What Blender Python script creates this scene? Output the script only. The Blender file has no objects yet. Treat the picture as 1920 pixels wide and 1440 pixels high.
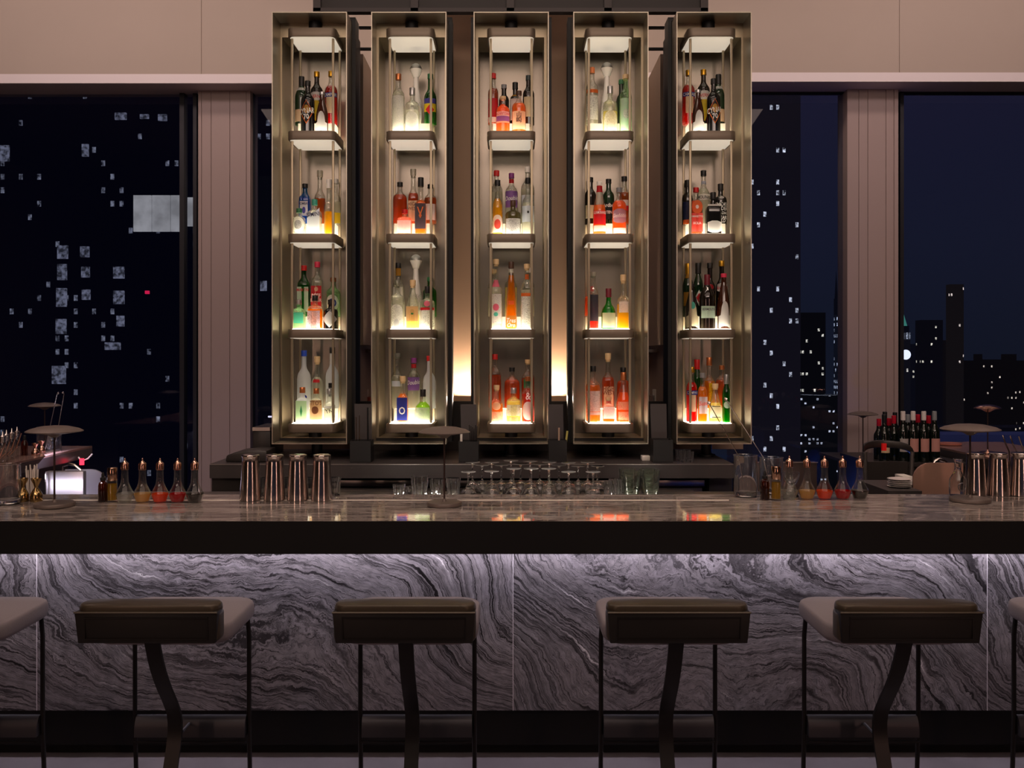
import bpy, bmesh, math, random
from mathutils import Vector, Matrix
PI=math.pi
random.seed(7)
COL=bpy.context.scene.collection
F=1717.0; CX=959.5; HY=668.0; EZ=1.73
def WX(px,D): return (px-CX)*D/F
def WZ(py,D): return EZ-(py-HY)*D/F
def srgb(c):
    if isinstance(c,str):
        c=c.lstrip('#'); c=[int(c[i:i+2],16)/255 for i in (0,2,4)]
    return tuple(((v/12.92) if v<=.04045 else ((v+.055)/1.055)**2.4) for v in c[:3])+(1.0,)
# ------------------------------------------------------------------ materials
MC={}
def newmat(n):
    m=bpy.data.materials.new(n); m.use_nodes=True; nt=m.node_tree; nt.nodes.clear()
    o=nt.nodes.new('ShaderNodeOutputMaterial'); return m,nt,o
def N(nt,t,**k):
    n=nt.nodes.new(t)
    for a,b in k.items():
        if a in ('op',): n.operation=b
        elif hasattr(n,a): setattr(n,a,b)
    return n
def L(nt,a,b): nt.links.new(a,b)
def mat(n,col,rough=.5,metal=0,emit=0,ecol=None,spec=.5,coat=0,bump=0,bscale=60,vary=0):
    if n in MC: return MC[n]
    m,nt,o=newmat(n); p=N(nt,'ShaderNodeBsdfPrincipled'); L(nt,p.outputs[0],o.inputs[0])
    c=srgb(col)
    p.inputs['Base Color'].default_value=c; p.inputs['Roughness'].default_value=rough
    p.inputs['Metallic'].default_value=metal; p.inputs['Specular IOR Level'].default_value=spec
    p.inputs['Coat Weight'].default_value=coat
    if emit:
        p.inputs['Emission Color'].default_value=srgb(ecol or col); p.inputs['Emission Strength'].default_value=emit
    if vary or bump:
        tc=N(nt,'ShaderNodeTexCoord'); ns=N(nt,'ShaderNodeTexNoise'); ns.inputs['Scale'].default_value=bscale; ns.inputs['Detail'].default_value=3
        L(nt,tc.outputs['Object'],ns.inputs['Vector'])
        if vary:
            mx=N(nt,'ShaderNodeMixRGB'); mx.inputs[1].default_value=tuple(v*(1-vary) for v in c[:3])+(1,); mx.inputs[2].default_value=tuple(min(1,v*(1+vary)) for v in c[:3])+(1,)
            L(nt,ns.outputs[0],mx.inputs[0]); L(nt,mx.outputs[0],p.inputs['Base Color'])
        if bump:
            b=N(nt,'ShaderNodeBump'); b.inputs['Strength'].default_value=bump; b.inputs['Distance'].default_value=.002
            L(nt,ns.outputs[0],b.inputs['Height']); L(nt,b.outputs[0],p.inputs['Normal'])
    MC[n]=m; return m
def thin_glass(n,tint,gl=.12,glow=0,rough=.04):
    """thin-walled glass: tinted see-through with a facing-dependent sheen and a little scatter"""
    if n in MC: return MC[n]
    m,nt,o=newmat(n)
    t=N(nt,'ShaderNodeBsdfTransparent'); t.inputs[0].default_value=srgb(tint)
    g=N(nt,'ShaderNodeBsdfGlossy'); g.inputs['Roughness'].default_value=rough
    lw=N(nt,'ShaderNodeLayerWeight'); lw.inputs[0].default_value=.35
    mr=N(nt,'ShaderNodeMapRange'); mr.inputs[3].default_value=.04; mr.inputs[4].default_value=.04+gl*4
    L(nt,lw.outputs['Facing'],mr.inputs[0])
    mx=N(nt,'ShaderNodeMixShader'); L(nt,mr.outputs[0],mx.inputs[0]); L(nt,t.outputs[0],mx.inputs[1]); L(nt,g.outputs[0],mx.inputs[2])
    out=mx
    if glow:
        tl=N(nt,'ShaderNodeBsdfTranslucent'); tl.inputs[0].default_value=srgb(tint)
        m2=N(nt,'ShaderNodeMixShader'); m2.inputs[0].default_value=glow; L(nt,mx.outputs[0],m2.inputs[1]); L(nt,tl.outputs[0],m2.inputs[2]); out=m2
    L(nt,out.outputs[0],o.inputs[0]); MC[n]=m; return m
def liquid(n,col,scat=.5):
    if n in MC: return MC[n]
    m,nt,o=newmat(n); c=srgb(col)
    t=N(nt,'ShaderNodeBsdfTransparent'); t.inputs[0].default_value=c
    tl=N(nt,'ShaderNodeBsdfTranslucent'); tl.inputs[0].default_value=c
    df=N(nt,'ShaderNodeBsdfDiffuse'); df.inputs[0].default_value=c
    a=N(nt,'ShaderNodeMixShader'); a.inputs[0].default_value=.35; L(nt,tl.outputs[0],a.inputs[1]); L(nt,df.outputs[0],a.inputs[2])
    b=N(nt,'ShaderNodeMixShader'); b.inputs[0].default_value=scat; L(nt,t.outputs[0],b.inputs[1]); L(nt,a.outputs[0],b.inputs[2])
    L(nt,b.outputs[0],o.inputs[0]); MC[n]=m; return m
def paper(n,col,tr=.5):
    if n in MC: return MC[n]
    m,nt,o=newmat(n); c=srgb(col)
    tl=N(nt,'ShaderNodeBsdfTranslucent'); tl.inputs[0].default_value=c
    df=N(nt,'ShaderNodeBsdfPrincipled'); df.inputs['Base Color'].default_value=c; df.inputs['Roughness'].default_value=.5
    a=N(nt,'ShaderNodeMixShader'); a.inputs[0].default_value=tr; L(nt,df.outputs[0],a.inputs[1]); L(nt,tl.outputs[0],a.inputs[2])
    L(nt,a.outputs[0],o.inputs[0]); MC[n]=m; return m
def scribble(n,ink,bg,scale=260):
    """paper with fine dark line work"""
    if n in MC: return MC[n]
    m,nt,o=newmat(n)
    tc=N(nt,'ShaderNodeTexCoord'); ns=N(nt,'ShaderNodeTexNoise'); ns.inputs['Scale'].default_value=scale; ns.inputs['Detail'].default_value=1
    L(nt,tc.outputs['Object'],ns.inputs['Vector'])
    s=N(nt,'ShaderNodeMath',op='SUBTRACT'); s.inputs[1].default_value=.5; L(nt,ns.outputs[0],s.inputs[0])
    ab=N(nt,'ShaderNodeMath',op='ABSOLUTE'); L(nt,s.outputs[0],ab.inputs[0])
    lt=N(nt,'ShaderNodeMath',op='LESS_THAN'); lt.inputs[1].default_value=.028; L(nt,ab.outputs[0],lt.inputs[0])
    mx=N(nt,'ShaderNodeMixRGB'); mx.inputs[1].default_value=srgb(bg); mx.inputs[2].default_value=srgb(ink); L(nt,lt.outputs[0],mx.inputs[0])
    tl=N(nt,'ShaderNodeBsdfTranslucent'); df=N(nt,'ShaderNodeBsdfDiffuse'); L(nt,mx.outputs[0],tl.inputs[0]); L(nt,mx.outputs[0],df.inputs[0])
    a=N(nt,'ShaderNodeMixShader'); a.inputs[0].default_value=.5; L(nt,df.outputs[0],a.inputs[1]); L(nt,tl.outputs[0],a.inputs[2])
    L(nt,a.outputs[0],o.inputs[0]); MC[n]=m; return m
def real_glass(n,col='#ffffff',rough=0.0,ior=1.45):
    if n in MC: return MC[n]
    m,nt,o=newmat(n); g=N(nt,'ShaderNodeBsdfGlass'); g.inputs['Color'].default_value=srgb(col); g.inputs['Roughness'].default_value=rough; g.inputs['IOR'].default_value=ior
    tl=N(nt,'ShaderNodeBsdfTranslucent'); tl.inputs[0].default_value=srgb(col); mx=N(nt,'ShaderNodeMixShader'); lw=N(nt,'ShaderNodeLayerWeight'); lw.inputs[0].default_value=.4; mr=N(nt,'ShaderNodeMapRange'); mr.inputs[1].default_value=.35; mr.inputs[3].default_value=.05; mr.inputs[4].default_value=.5; L(nt,lw.outputs['Facing'],mr.inputs[0]); L(nt,mr.outputs[0],mx.inputs[0]); L(nt,g.outputs[0],mx.inputs[1]); L(nt,tl.outputs[0],mx.inputs[2]); L(nt,mx.outputs[0],o.inputs[0]); MC[n]=m; return m
def emit(n,col,s):
    if n in MC: return MC[n]
    m,nt,o=newmat(n); e=N(nt,'ShaderNodeEmission'); e.inputs[0].default_value=srgb(col); e.inputs[1].default_value=s
    L(nt,e.outputs[0],o.inputs[0]); MC[n]=m; return m
# ------------------------------------------------------------------ mesh helpers
class MB:
    def __init__(s): s.v=[]; s.f=[]
    def add(s,v,f):
        b=len(s.v); s.v+=[tuple(p) for p in v]; s.f+=[tuple(b+i for i in q) for q in f]; return s
    def box(s,x0,x1,y0,y1,z0,z1):
        v=[(x0,y0,z0),(x1,y0,z0),(x1,y1,z0),(x0,y1,z0),(x0,y0,z1),(x1,y0,z1),(x1,y1,z1),(x0,y1,z1)]
        return s.add(v,[(3,2,1,0),(4,5,6,7),(0,1,5,4),(1,2,6,5),(2,3,7,6),(3,0,4,7)])
    def prism(s,pts,z0,z1):      # pts (x,y) ccw
        n=len(pts); v=[(x,y,z0) for x,y in pts]+[(x,y,z1) for x,y in pts]
        return s.add(v,[tuple(range(n-1,-1,-1)),tuple(range(n,2*n))]+[(i,(i+1)%n,n+(i+1)%n,n+i) for i in range(n)])
    def lathe(s,prof,seg=24,cx=0,cy=0,cz=0,sq=0,R=None,rib=0):
        n=len(prof); v=[]
        R=R or max(p[0] for p in prof)
        for r,z in prof:
            b=min(1,max(0,(r/R-.55)*2.6))*sq
            for i in range(seg):
                a=2*PI*(i+.5)/seg
                k=1
                if b:
                    c,q=abs(math.cos(a)),abs(math.sin(a)); k=(1-b)+b*.86/((c**7+q**7)**(1/7))
                if rib and i%2: k*=1-rib
                v.append((cx+r*k*math.cos(a),cy+r*k*math.sin(a),cz+z))
        f=[]
        for j in range(n-1):
            for i in range(seg):
                a=j*seg+i; c=j*seg+(i+1)%seg
                f.append((a,c,c+seg,a+seg))
        if prof[0][0]>1e-5: f.append(tuple(range(seg-1,-1,-1)))
        if prof[-1][0]>1e-5: f.append(tuple((n-1)*seg+i for i in range(seg)))
        return s.add(v,f)
    def tube(s,path,r,seg=8,r2=None):
        path=[Vector(p) for p in path]; n=len(path); v=[]; up=None
        for j,p in enumerate(path):
            t=(path[min(j+1,n-1)]-path[max(j-1,0)]).normalized()
            if up is None: up=Vector((0,0,1)) if abs(t.z)<.9 else Vector((1,0,0))
            u=t.cross(up).normalized(); w=u.cross(t).normalized(); up=w
            rr=r if r2 is None else r+(r2-r)*j/(n-1)
            for i in range(seg):
                a=2*PI*i/seg; v.append(p+u*rr*math.cos(a)+w*rr*math.sin(a))
        f=[(j*seg+i,j*seg+(i+1)%seg,(j+1)*seg+(i+1)%seg,(j+1)*seg+i) for j in range(n-1) for i in range(seg)]
        f+= [tuple(range(seg-1,-1,-1)),tuple((n-1)*seg+i for i in range(seg))]
        return s.add(v,f)
    def build(s,name,m,parent=None,smooth=False,bevel=0,bseg=2,loc=None):
        me=bpy.data.meshes.new(name); me.from_pydata(s.v,[],s.f)
        bm=bmesh.new(); bm.from_mesh(me)
        bmesh.ops.remove_doubles(bm,verts=bm.verts,dist=1e-6)
        bmesh.ops.dissolve_degenerate(bm,edges=bm.edges,dist=1e-7)
        bmesh.ops.recalc_face_normals(bm,faces=bm.faces)
        if bevel: bmesh.ops.bevel(bm,geom=[e for e in bm.edges if e.calc_face_angle(0)>.5],offset=bevel,segments=bseg,affect='EDGES',profile=.5)
        bm.to_mesh(me); bm.free()
        if m: me.materials.append(m)
        if smooth or bevel:
            for p in me.polygons: p.use_smooth=True
            try: me.set_sharp_from_angle(angle=math.radians(38))
            except Exception: pass
        o=bpy.data.objects.new(name,me); COL.objects.link(o)
        if parent: o.parent=parent
        if loc: o.location=loc
        return o
def tag(o,label=None,cat=None,group=None,kind=None):
    if label: o['label']=label
    if cat: o['category']=cat
    if group: o['group']=group
    if kind: o['kind']=kind
    return o
def empty(name,loc,label,cat,group=None,rz=0):
    o=bpy.data.objects.new(name,None); COL.objects.link(o); o.empty_display_size=.05
    o.location=loc; o.rotation_euler=(0,0,rz); return tag(o,label,cat,group)
def struct(o,label=None): o['kind']='structure'; tag(o,label); return o
def copy_tree(o,parent=None):
    c=o.copy(); COL.objects.link(c)
    if parent: c.parent=parent; c.matrix_parent_inverse=o.matrix_parent_inverse
    for ch in o.children: copy_tree(ch,c)
    return c
def rrect(w,d,r,n=5):
    p=[]
    for cx,cy,a0 in ((w/2-r,d/2-r,0),(-w/2+r,d/2-r,90),(-w/2+r,-d/2+r,180),(w/2-r,-d/2+r,270)):
        for i in range(n+1):
            a=math.radians(a0+90*i/n); p.append((cx+r*math.cos(a),cy+r*math.sin(a)))
    return p
def chaikin(p,it=2):
    for _ in range(it):
        q=[p[0]]
        for a,b in zip(p,p[1:]):
            q+= [(a[0]*.75+b[0]*.25,a[1]*.75+b[1]*.25),(a[0]*.25+b[0]*.75,a[1]*.25+b[1]*.75)]
        q.append(p[-1]); p=q
    return p
def chaikin3(p,it=1):
    for _ in range(it):
        q=[p[0]]
        for a,b in zip(p,p[1:]): q+=[tuple(u*.75+w*.25 for u,w in zip(a,b)),tuple(u*.25+w*.75 for u,w in zip(a,b))]
        q.append(p[-1]); p=q
    return p
TXT={}
def text_mesh(s,shear=0):
    k=(s,shear)
    if k in TXT: return TXT[k]
    cu=bpy.data.curves.new('t','FONT'); cu.body=s; cu.size=1; cu.align_x='CENTER'; cu.shear=shear; cu.resolution_u=2; cu.offset=.012
    ob=bpy.data.objects.new('t',cu); COL.objects.link(ob)
    dg=bpy.context.evaluated_depsgraph_get(); dg.update()
    me=ob.evaluated_get(dg).to_mesh()
    v=[tuple(x.co) for x in me.vertices]; f=[tuple(p.vertices) for p in me.polygons]
    ob.evaluated_get(dg).to_mesh_clear()
    bpy.data.objects.remove(ob); bpy.data.curves.remove(cu)
    TXT[k]=(v,f); return v,f
# ------------------------------------------------------------------ common materials
CH=mat('champagne metal','#aca495',.36,.8,vary=.05,bscale=9)
CH2=mat('champagne liner','#a2967f',.34,.78)
BACKP=mat('mirror back panel','#857d73',.26,.72)
TRAY=mat('tray bronze','#75685a',.42,.35)
POST=mat('post metal','#9c8f78',.35,.6)
BLK=mat('black metal','#101012',.55,.1)
BLK2=mat('matte black','#121112',.6,spec=.25)
DARK=mat('dark grey laminate','#3a3535',.45)
DARKB=mat('dark bronze laminate','#2b2725',.4)
STEEL=mat('polished steel','#d8cdc6',.15,1)
BSTEEL=mat('brushed steel','#a9a5a2',.28,1)
COPPER=mat('copper rose metal','#cfa592',.2,1)
BRASS=mat('brass','#b99a68',.16,1)
WHITE=mat('white plastic','#e8e4dc',.4)
GLOW=emit('tray light panel','#fff0d8',15.0)
# ================================================================== SETTING
WALLM=mat('plaster wall','#a99c92',.75,vary=.04,bscale=2)
COLM=mat('column cladding','#9c8a87',.6,vary=.03,bscale=2)
TRIMM=mat('pale trim','#c9bcbc',.5)
b=MB().box(-9,9,-22,7.6,-.05,0)
def floor_mat():
    m,nt,o=newmat('floor stone'); p=N(nt,'ShaderNodeBsdfPrincipled'); L(nt,p.outputs[0],o.inputs[0])
    tc=N(nt,'ShaderNodeTexCoord'); ns=N(nt,'ShaderNodeTexNoise'); ns.inputs['Scale'].default_value=5; ns.inputs['Detail'].default_value=6; L(nt,tc.outputs['Object'],ns.inputs[0])
    cr=N(nt,'ShaderNodeValToRGB'); cr.color_ramp.elements[0].color=srgb('#625b61'); cr.color_ramp.elements[1].color=srgb('#817a81'); L(nt,ns.outputs[0],cr.inputs[0]); L(nt,cr.outputs[0],p.inputs[0])
    p.inputs['Roughness'].default_value=.5; return m
struct(b.build('floor',floor_mat()),'grey stone floor in front of the bar')
struct(MB().box(-9,9,-22,7.6,5.2,5.25).build('ceiling',mat('ceiling paint','#6b5f5c',.8)))
struct(MB().box(-9.1,-9,-22,7.6,0,5.2).build('wall_left',mat('side wall','#6e5c54',.8)))
struct(MB().box(9,9.1,-22,7.6,0,5.2).build('wall_right',MC['side wall']))
# header above the windows, left and right half, with pale soffit strip and a seam
for sx,x0,x1,zb,seam in ((-1,-9,0,WZ(139,7.2),WX(378,7.2)),(1,0,9,WZ(136,7.2),WX(1686,7.2))):
    mb=MB()
    g=.004
    mb.box(x0,seam-g,7.2,7.6,zb,5.2).box(seam+g,x1,7.2,7.6,zb,5.2).box(seam-g,seam+g,7.206,7.6,zb,5.2)
    struct(mb.build('wall_back' ,WALLM),'beige wall band above the tall windows')
    struct(MB().box(x0,x1,7.195,7.58,zb-.073,zb-.001).build('trim_1' if sx<0 else 'trim_2',mat('pale trim front','#d8cfd2',.5)),'pale trim strip under the wall band')
# columns with vertical joints
def column(name,p0,p1,joints):
    D=7.4; mb=MB(); xs=[WX(p0,D)]+[WX(j,D) for j in joints]+[WX(p1,D)]
    for a,c in zip(xs,xs[1:]): mb.box(a+.003,c-.003,D,7.62,0,3.925)
    mb.box(xs[0]+.01,xs[-1]-.01,D+.008,7.62,0,3.92)
    struct(mb.build(name,COLM),'pinkish beige window column with vertical joints')
column('trim_3',371,470,(378,396,431,462)); column('trim_4',1588,1685,(1610,1627,1661,1676))
# windows: frame + glass
PANE=thin_glass('window pane','#e8ecf6',.09,0,.0)
FR=mat('window frame dark','#15151c',.5,.3)
def window(i,x0,x1,mull=()):
    w=MB(); D=7.5
    w.box(x0,x0+.03,D-.03,D+.03,0,3.93).box(x1-.03,x1,D-.03,D+.03,0,3.93).box(x0,x1,D-.03,D+.03,3.88,3.93).box(x0,x1,D-.03,D+.03,0,.08)
    for q in mull: w.box(q-.018,q+.018,D-.04,D+.04,0,3.93)
    f=struct(w.build('window_%d'%i,FR),'tall window with night city behind')
    MB().box(x0+.03,x1-.03,D-.004,D+.004,.08,3.88).build('pane',PANE,f)
window(1,-9,WX(371,7.5),(WX(344,7.5),)); window(2,WX(470,7.5),-.9,()); window(3,.9,WX(1588,7.5)); window(4,WX(1685,7.5),9,())
# overhead dark soffit above the towers
sf=MB(); D=5.15; xa,xb=WX(587,D),WX(1328,D)
sf.box(xa,xb,D+.02,D+.06,3.672,5.2)
o=struct(sf.build('trim_5',mat('soffit dark','#241f20',.6)),'dark panelled soffit above the bottle towers')
fr=MB()
for p in (587,770,950,1133,1314): fr.box(WX(p,D),WX(p,D)+.042,D,D+.03,3.672,5.2)
fr.box(xa,xb,D,D+.03,3.668,3.69)
fr.build('frame',mat('soffit frame','#332c2d',.5,.2),o)
# back core boxes behind the outer towers, tan panels beside the middle tower
COREM=mat('bronze wall panel','#8f7866',.5,.0,vary=.06,bscale=3)
TANM=mat('tan wood panel','#e6bd98',.5,vary=.05,bscale=4)
for s,n in ((-1,'trim_6'),(1,'trim_7')):
    xi=s*.912; xo=s*1.42; a,c=min(xi,xo),max(xi,xo)
    mb=MB().box(a,c,5.62,7.0,1.80,3.585)
    xs=(xi,xi-(-s)*.0)
    struct(mb.build(n,COREM),'bronze clad wall block between the outer towers')
    e=sorted((s*.955,s*1.42)); struct(MB().box(e[0],e[1],5.62,6.9,1.16,1.80).build(n.replace('6','8').replace('7','9'),COREM))
struct(MB().box(-.5,.5,5.6,5.68,1.2,3.95).build('wall_middle',TANM),'tan panel glowing from below beside the middle tower')
for z in (49,89):
    MBz=WZ(z,5.55)
    struct(MB().box(-.93,-.52,5.57,5.59,MBz-.007,MBz+.007).box(.52,.93,5.57,5.59,MBz-.007,MBz+.007).build('trim_rail',BLK),'dark rail between the towers')
# ================================================================== NIGHT CITY
def city_mat(n,base,lit,sx,sz,dens,strength,seed,fill=.55,amb=.0):
    """facade with a grid of office windows, some of them lit"""
    m,nt,o=newmat(n)
    tc=N(nt,'ShaderNodeTexCoord'); sp=N(nt,'ShaderNodeSeparateXYZ'); L(nt,tc.outputs['Object'],sp.inputs[0])
    ad=N(nt,'ShaderNodeMath',op='ADD'); L(nt,sp.outputs[0],ad.inputs[0]); L(nt,sp.outputs[1],ad.inputs[1])
    def mul(a,k,off=0):
        q=N(nt,'ShaderNodeMath',op='MULTIPLY_ADD'); L(nt,a,q.inputs[0]); q.inputs[1].default_value=k; q.inputs[2].default_value=off; return q.outputs[0]
    u=mul(ad.outputs[0],1/sx,seed*3.1+100); w=mul(sp.outputs[2],1/sz,100)
    def fl(a):
        q=N(nt,'ShaderNodeMath',op='FLOOR'); L(nt,a,q.inputs[0]); return q.outputs[0]
    def frc(a):
        q=N(nt,'ShaderNodeMath',op='FRACT'); L(nt,a,q.inputs[0]); return q.outputs[0]
    def cmp(a,op,k):
        q=N(nt,'ShaderNodeMath',op=op); L(nt,a,q.inputs[0]); q.inputs[1].default_value=k; return q.outputs[0]
    def mm(a,b):
        q=N(nt,'ShaderNodeMath',op='MULTIPLY'); L(nt,a,q.inputs[0]); L(nt,b,q.inputs[1]); return q.outputs[0]
    cb=N(nt,'ShaderNodeCombineXYZ'); L(nt,fl(u),cb.inputs[0]); L(nt,fl(w),cb.inputs[1]); cb.inputs[2].default_value=seed
    wn=N(nt,'ShaderNodeTexWhiteNoise'); L(nt,cb.outputs[0],wn.inputs[0])
    cl=N(nt,'ShaderNodeTexNoise'); cl.inputs['Scale'].default_value=.22; L(nt,cb.outputs[0],cl.inputs[0])
    cl2=mul(cl.outputs[0],1.5,-.75)
    sm=N(nt,'ShaderNodeMath',op='ADD'); L(nt,wn.outputs[0],sm.inputs[0]); L(nt,cl2,sm.inputs[1])
    on=cmp(sm.outputs[0],'GREATER_THAN',1-dens)
    win=mm(mm(cmp(frc(u),'GREATER_THAN',1-fill),cmp(frc(w),'GREATER_THAN',1-fill)),on)
    ns=N(nt,'ShaderNodeTexNoise'); ns.inputs['Scale'].default_value=2.2/sx; ns.inputs['Detail'].default_value=2; L(nt,tc.outputs['Object'],ns.inputs[0])
    br=mul(ns.outputs[0],3.2,-1.1); br2=cmp(br,'MAXIMUM',.0)
    wc=mm(wn.outputs[0],wn.outputs[0])
    st=mm(mm(mm(win,br2),wc),mul(wc,0,strength))
    e=N(nt,'ShaderNodeEmission'); e.inputs[0].default_value=srgb(lit); L(nt,st,e.inputs[1])
    df=N(nt,'ShaderNodeEmission'); df.inputs[0].default_value=srgb(base); df.inputs[1].default_value=1
    a=N(nt,'ShaderNodeAddShader'); L(nt,e.outputs[0],a.inputs[0]); L(nt,df.outputs[0],a.inputs[1]); L(nt,a.outputs[0],o.inputs[0]); return m
def bldg(px0,px1,top,D,m,label,bot=1100,depth=None,name='building'):
    x0,x1=WX(px0,D),WX(px1,D); zt=WZ(top,D); zb=WZ(bot,D); depth=depth or (x1-x0)*.6
    ob=MB().box(-(x1-x0)/2,(x1-x0)/2,0,depth,zb,zt).build(name,m,loc=((x0+x1)/2,D,0))
    return tag(ob,label,'building')
g1=bldg(-500,520,-200,34,city_mat('night facade a','#04040d','#cfd0e0',.34,.5,.10,.42,1,.42),'dark glass office block outside the leftmost window',1500)
def glim(n,col,s,sc):
    m,nt,o=newmat(n); e=N(nt,'ShaderNodeEmission'); e.inputs[0].default_value=srgb(col); tc=N(nt,'ShaderNodeTexCoord'); ns=N(nt,'ShaderNodeTexNoise'); ns.inputs['Scale'].default_value=sc; ns.inputs['Detail'].default_value=4; L(nt,tc.outputs['Object'],ns.inputs[0])
    q=N(nt,'ShaderNodeMapRange'); q.inputs[1].default_value=.38; q.inputs[2].default_value=.62; q.inputs[3].default_value=.12*s; q.inputs[4].default_value=s; L(nt,ns.outputs[0],q.inputs[0]); L(nt,q.outputs[0],e.inputs[1]); L(nt,e.outputs[0],o.inputs[0]); return m
LW=glim('lit office window','#cfc9c3',.7,.9)
LW.node_tree.nodes['Map Range'].inputs[3].default_value=.38
for (a,c,t,q) in ((250,283,366,434),(285,318,366,434),(320,340,366,434),(348,371,370,424),(472,494,406,434),(497,511,402,434)):
    D=33.9; MB().box(WX(a,D),WX(c,D),-.1,-.02,WZ(q,D),WZ(t,D)).build('lit_window',LW,g1,loc=(-g1.location.x,0,0))
LW2=glim('dim lit office window','#a2a2b4',.5,7)
for (a,c,t,q) in ((107,126,460,485),(107,124,495,525),(105,124,540,575),(150,166,462,482),(152,167,500,520),(153,168,543,562),(212,232,500,522),(212,232,545,570),(104,123,598,626),(97,122,686,720),(196,225,642,656),(218,232,592,612),(153,165,270,293),(0,16,272,302),(215,236,211,224),(262,278,214,222),(296,312,214,226)):
    D=33.9; MB().box(WX(a,D),WX(c,D),-.1,-.02,WZ(q,D),WZ(t,D)).build('lit_window',LW2,g1,loc=(-g1.location.x,0,0))
D=33.9; MB().box(WX(272,D),WX(279,D),-.12,-.02,WZ(551,D),WZ(545,D)).build('red_light',emit('red signal','#e0204a',1.2),g1,loc=(-g1.location.x,0,0))
bldg(470,540,330,30,city_mat('night facade b','#08080f','#b9b9c8',.4,.6,.06,.6,2),'dark block outside the narrow window beside the leftmost tower')
bldg(1380,1501,150,60,city_mat('night facade c','#16131a','#e6e6ea',.42,.7,.11,1.6,3,.45),'tall dark tower outside the window beside the rightmost tower')
bldg(1502,1548,586,300,city_mat('night facade d','#0a090d','#fff4d8',1.3,1.8,.09,2,4,.5),'square dark high-rise beyond the narrow tower window')
bldg(1570,1600,590,240,city_mat('night facade e','#12141c','#e8f0ff',1.1,1.5,.6,1.6,5,.55),'slim high-rise with many lit windows beside the column')
sp=bldg(1565,1573,560,260,mat('night silhouette','#0b0a10',.9,emit=1,ecol='#0b0b12'),'distant dark spire beside the slim lit high-rise')
MB().lathe([(.45,0),(.02,8)],8,0,.5,WZ(560,260)).build('spire',MC['night silhouette'],sp)
bldg(1405,1500,700,150,city_mat('night facade f','#0c0b10','#dfe3ee',.7,.8,.10,1.6,6,.5),'low dark block at the foot of the tall dark tower')
bldg(1495,1600,742,160,city_mat('night facade g','#0a0a0e','#e6e6ee',.7,.7,.12,1.8,7,.5),'wide low building with bright shop lights left of the column')
bldg(1708,1732,645,420,city_mat('night facade h','#0d0d15','#fff0d0',1.8,2.4,.05,2,8,.4),'small dark block beside the clock tower')
bldg(1727,1768,600,380,city_mat('night facade i','#0c0b11','#fff0d0',1.8,2.4,.04,2,9,.4),'dark stepped high-rise between clock tower and slender tower')
bldg(1765,1782,638,390,MC.get('x') or city_mat('night facade j','#100d10','#ffe0c0',1.8,2.4,.04,2,10,.4),'short block beside the slender dark tower')
bldg(1781,1807,533,360,city_mat('night facade k','#171314','#ffe6d0',1.6,2.4,.05,2,11,.4),'slender dark tower under the rightmost reflected ceiling light')
for i,(a,c,t) in enumerate(((1806,1830,676),(1829,1842,664),(1842,1886,674),(1884,1906,664),(1905,1960,676))):
    bldg(a,c,t,400+i*6,city_mat('night facade l%d'%i,'#0b090c','#ffe6c8',1.8,2.4,.04,2,12+i,.35),('low dark block right beside the slender tower','low block with roof tank on the right skyline','wide low block in the right skyline','second roof-tank block on the right skyline','low block at the right edge of the skyline')[i])
# clock tower
D=350; x0,x1=WX(1683,D),WX(1707,D); cxm=(x0+x1)/2; hw=(x1-x0)/2
ct=MB().box(-hw,hw,0,2*hw,WZ(900,D),WZ(632,D)).build('clock_tower',city_mat('clock tower stone','#131218','#fff0d8',1.6,3,.12,2,20,.4),loc=(cxm,D,0))
tag(ct,'clock tower with a lit green pyramid roof and white clock face','building')
MB().box(-hw*.96,hw*.96,-.4,1.5*hw,WZ(637,D),WZ(624,D)).build('colonnade',city_mat('colonnade lights','#2a2a30','#e8ecf4',1.0,6,.99,1.2,21,.6),ct)
MB().box(-hw*.8,hw*.8,0,1.5*hw,WZ(624,D),WZ(611,D)).build('upper_stage',MC['night silhouette'],ct)
MB().lathe([(hw*.95,0),(hw*.3,WZ(585,D)-WZ(612,D))],4,0,hw,WZ(612,D)).build('green_roof',emit('green roof light','#4f9c86',.75),ct)
MB().lathe([(hw*.33,0),(hw*.28,2),(hw*.2,3),(hw*.22,4.4),(.02,7)],8,0,hw,WZ(585,D)).build('lantern',emit('golden lantern','#f0c090',1.1),ct)
MB().lathe([(1.9,0),(1.9,.2)],20).build('clock_face',emit('clock light','#f4f4ff',1.6),ct,loc=(.6,-.1,WZ(665,D))).rotation_euler=(PI/2,0,0)
struct(MB().box(-500,500,-150,600,-121,-120).build('city_ground',mat('city ground','#050507',1)))
# reflected downlights far behind the camera, in the real ceiling
DL=emit('downlight lens','#fff0e0',26)
for i,(px,py) in enumerate(((1551,521),(1707,522),(1757,522),(1801,521))):
    Dv=(5.18-EZ)*F/(HY-py); x=WX(px,Dv); y=15-Dv
    o=MB().lathe([(0,0),(.13,0),(.15,-.006),(.16,.012)],20).build('ceiling_downlight',DL,loc=(x,y,5.17))
    tag(o,'round recessed downlight mirrored in the right windows','light',group='downlights mirrored in the windows')
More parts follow.
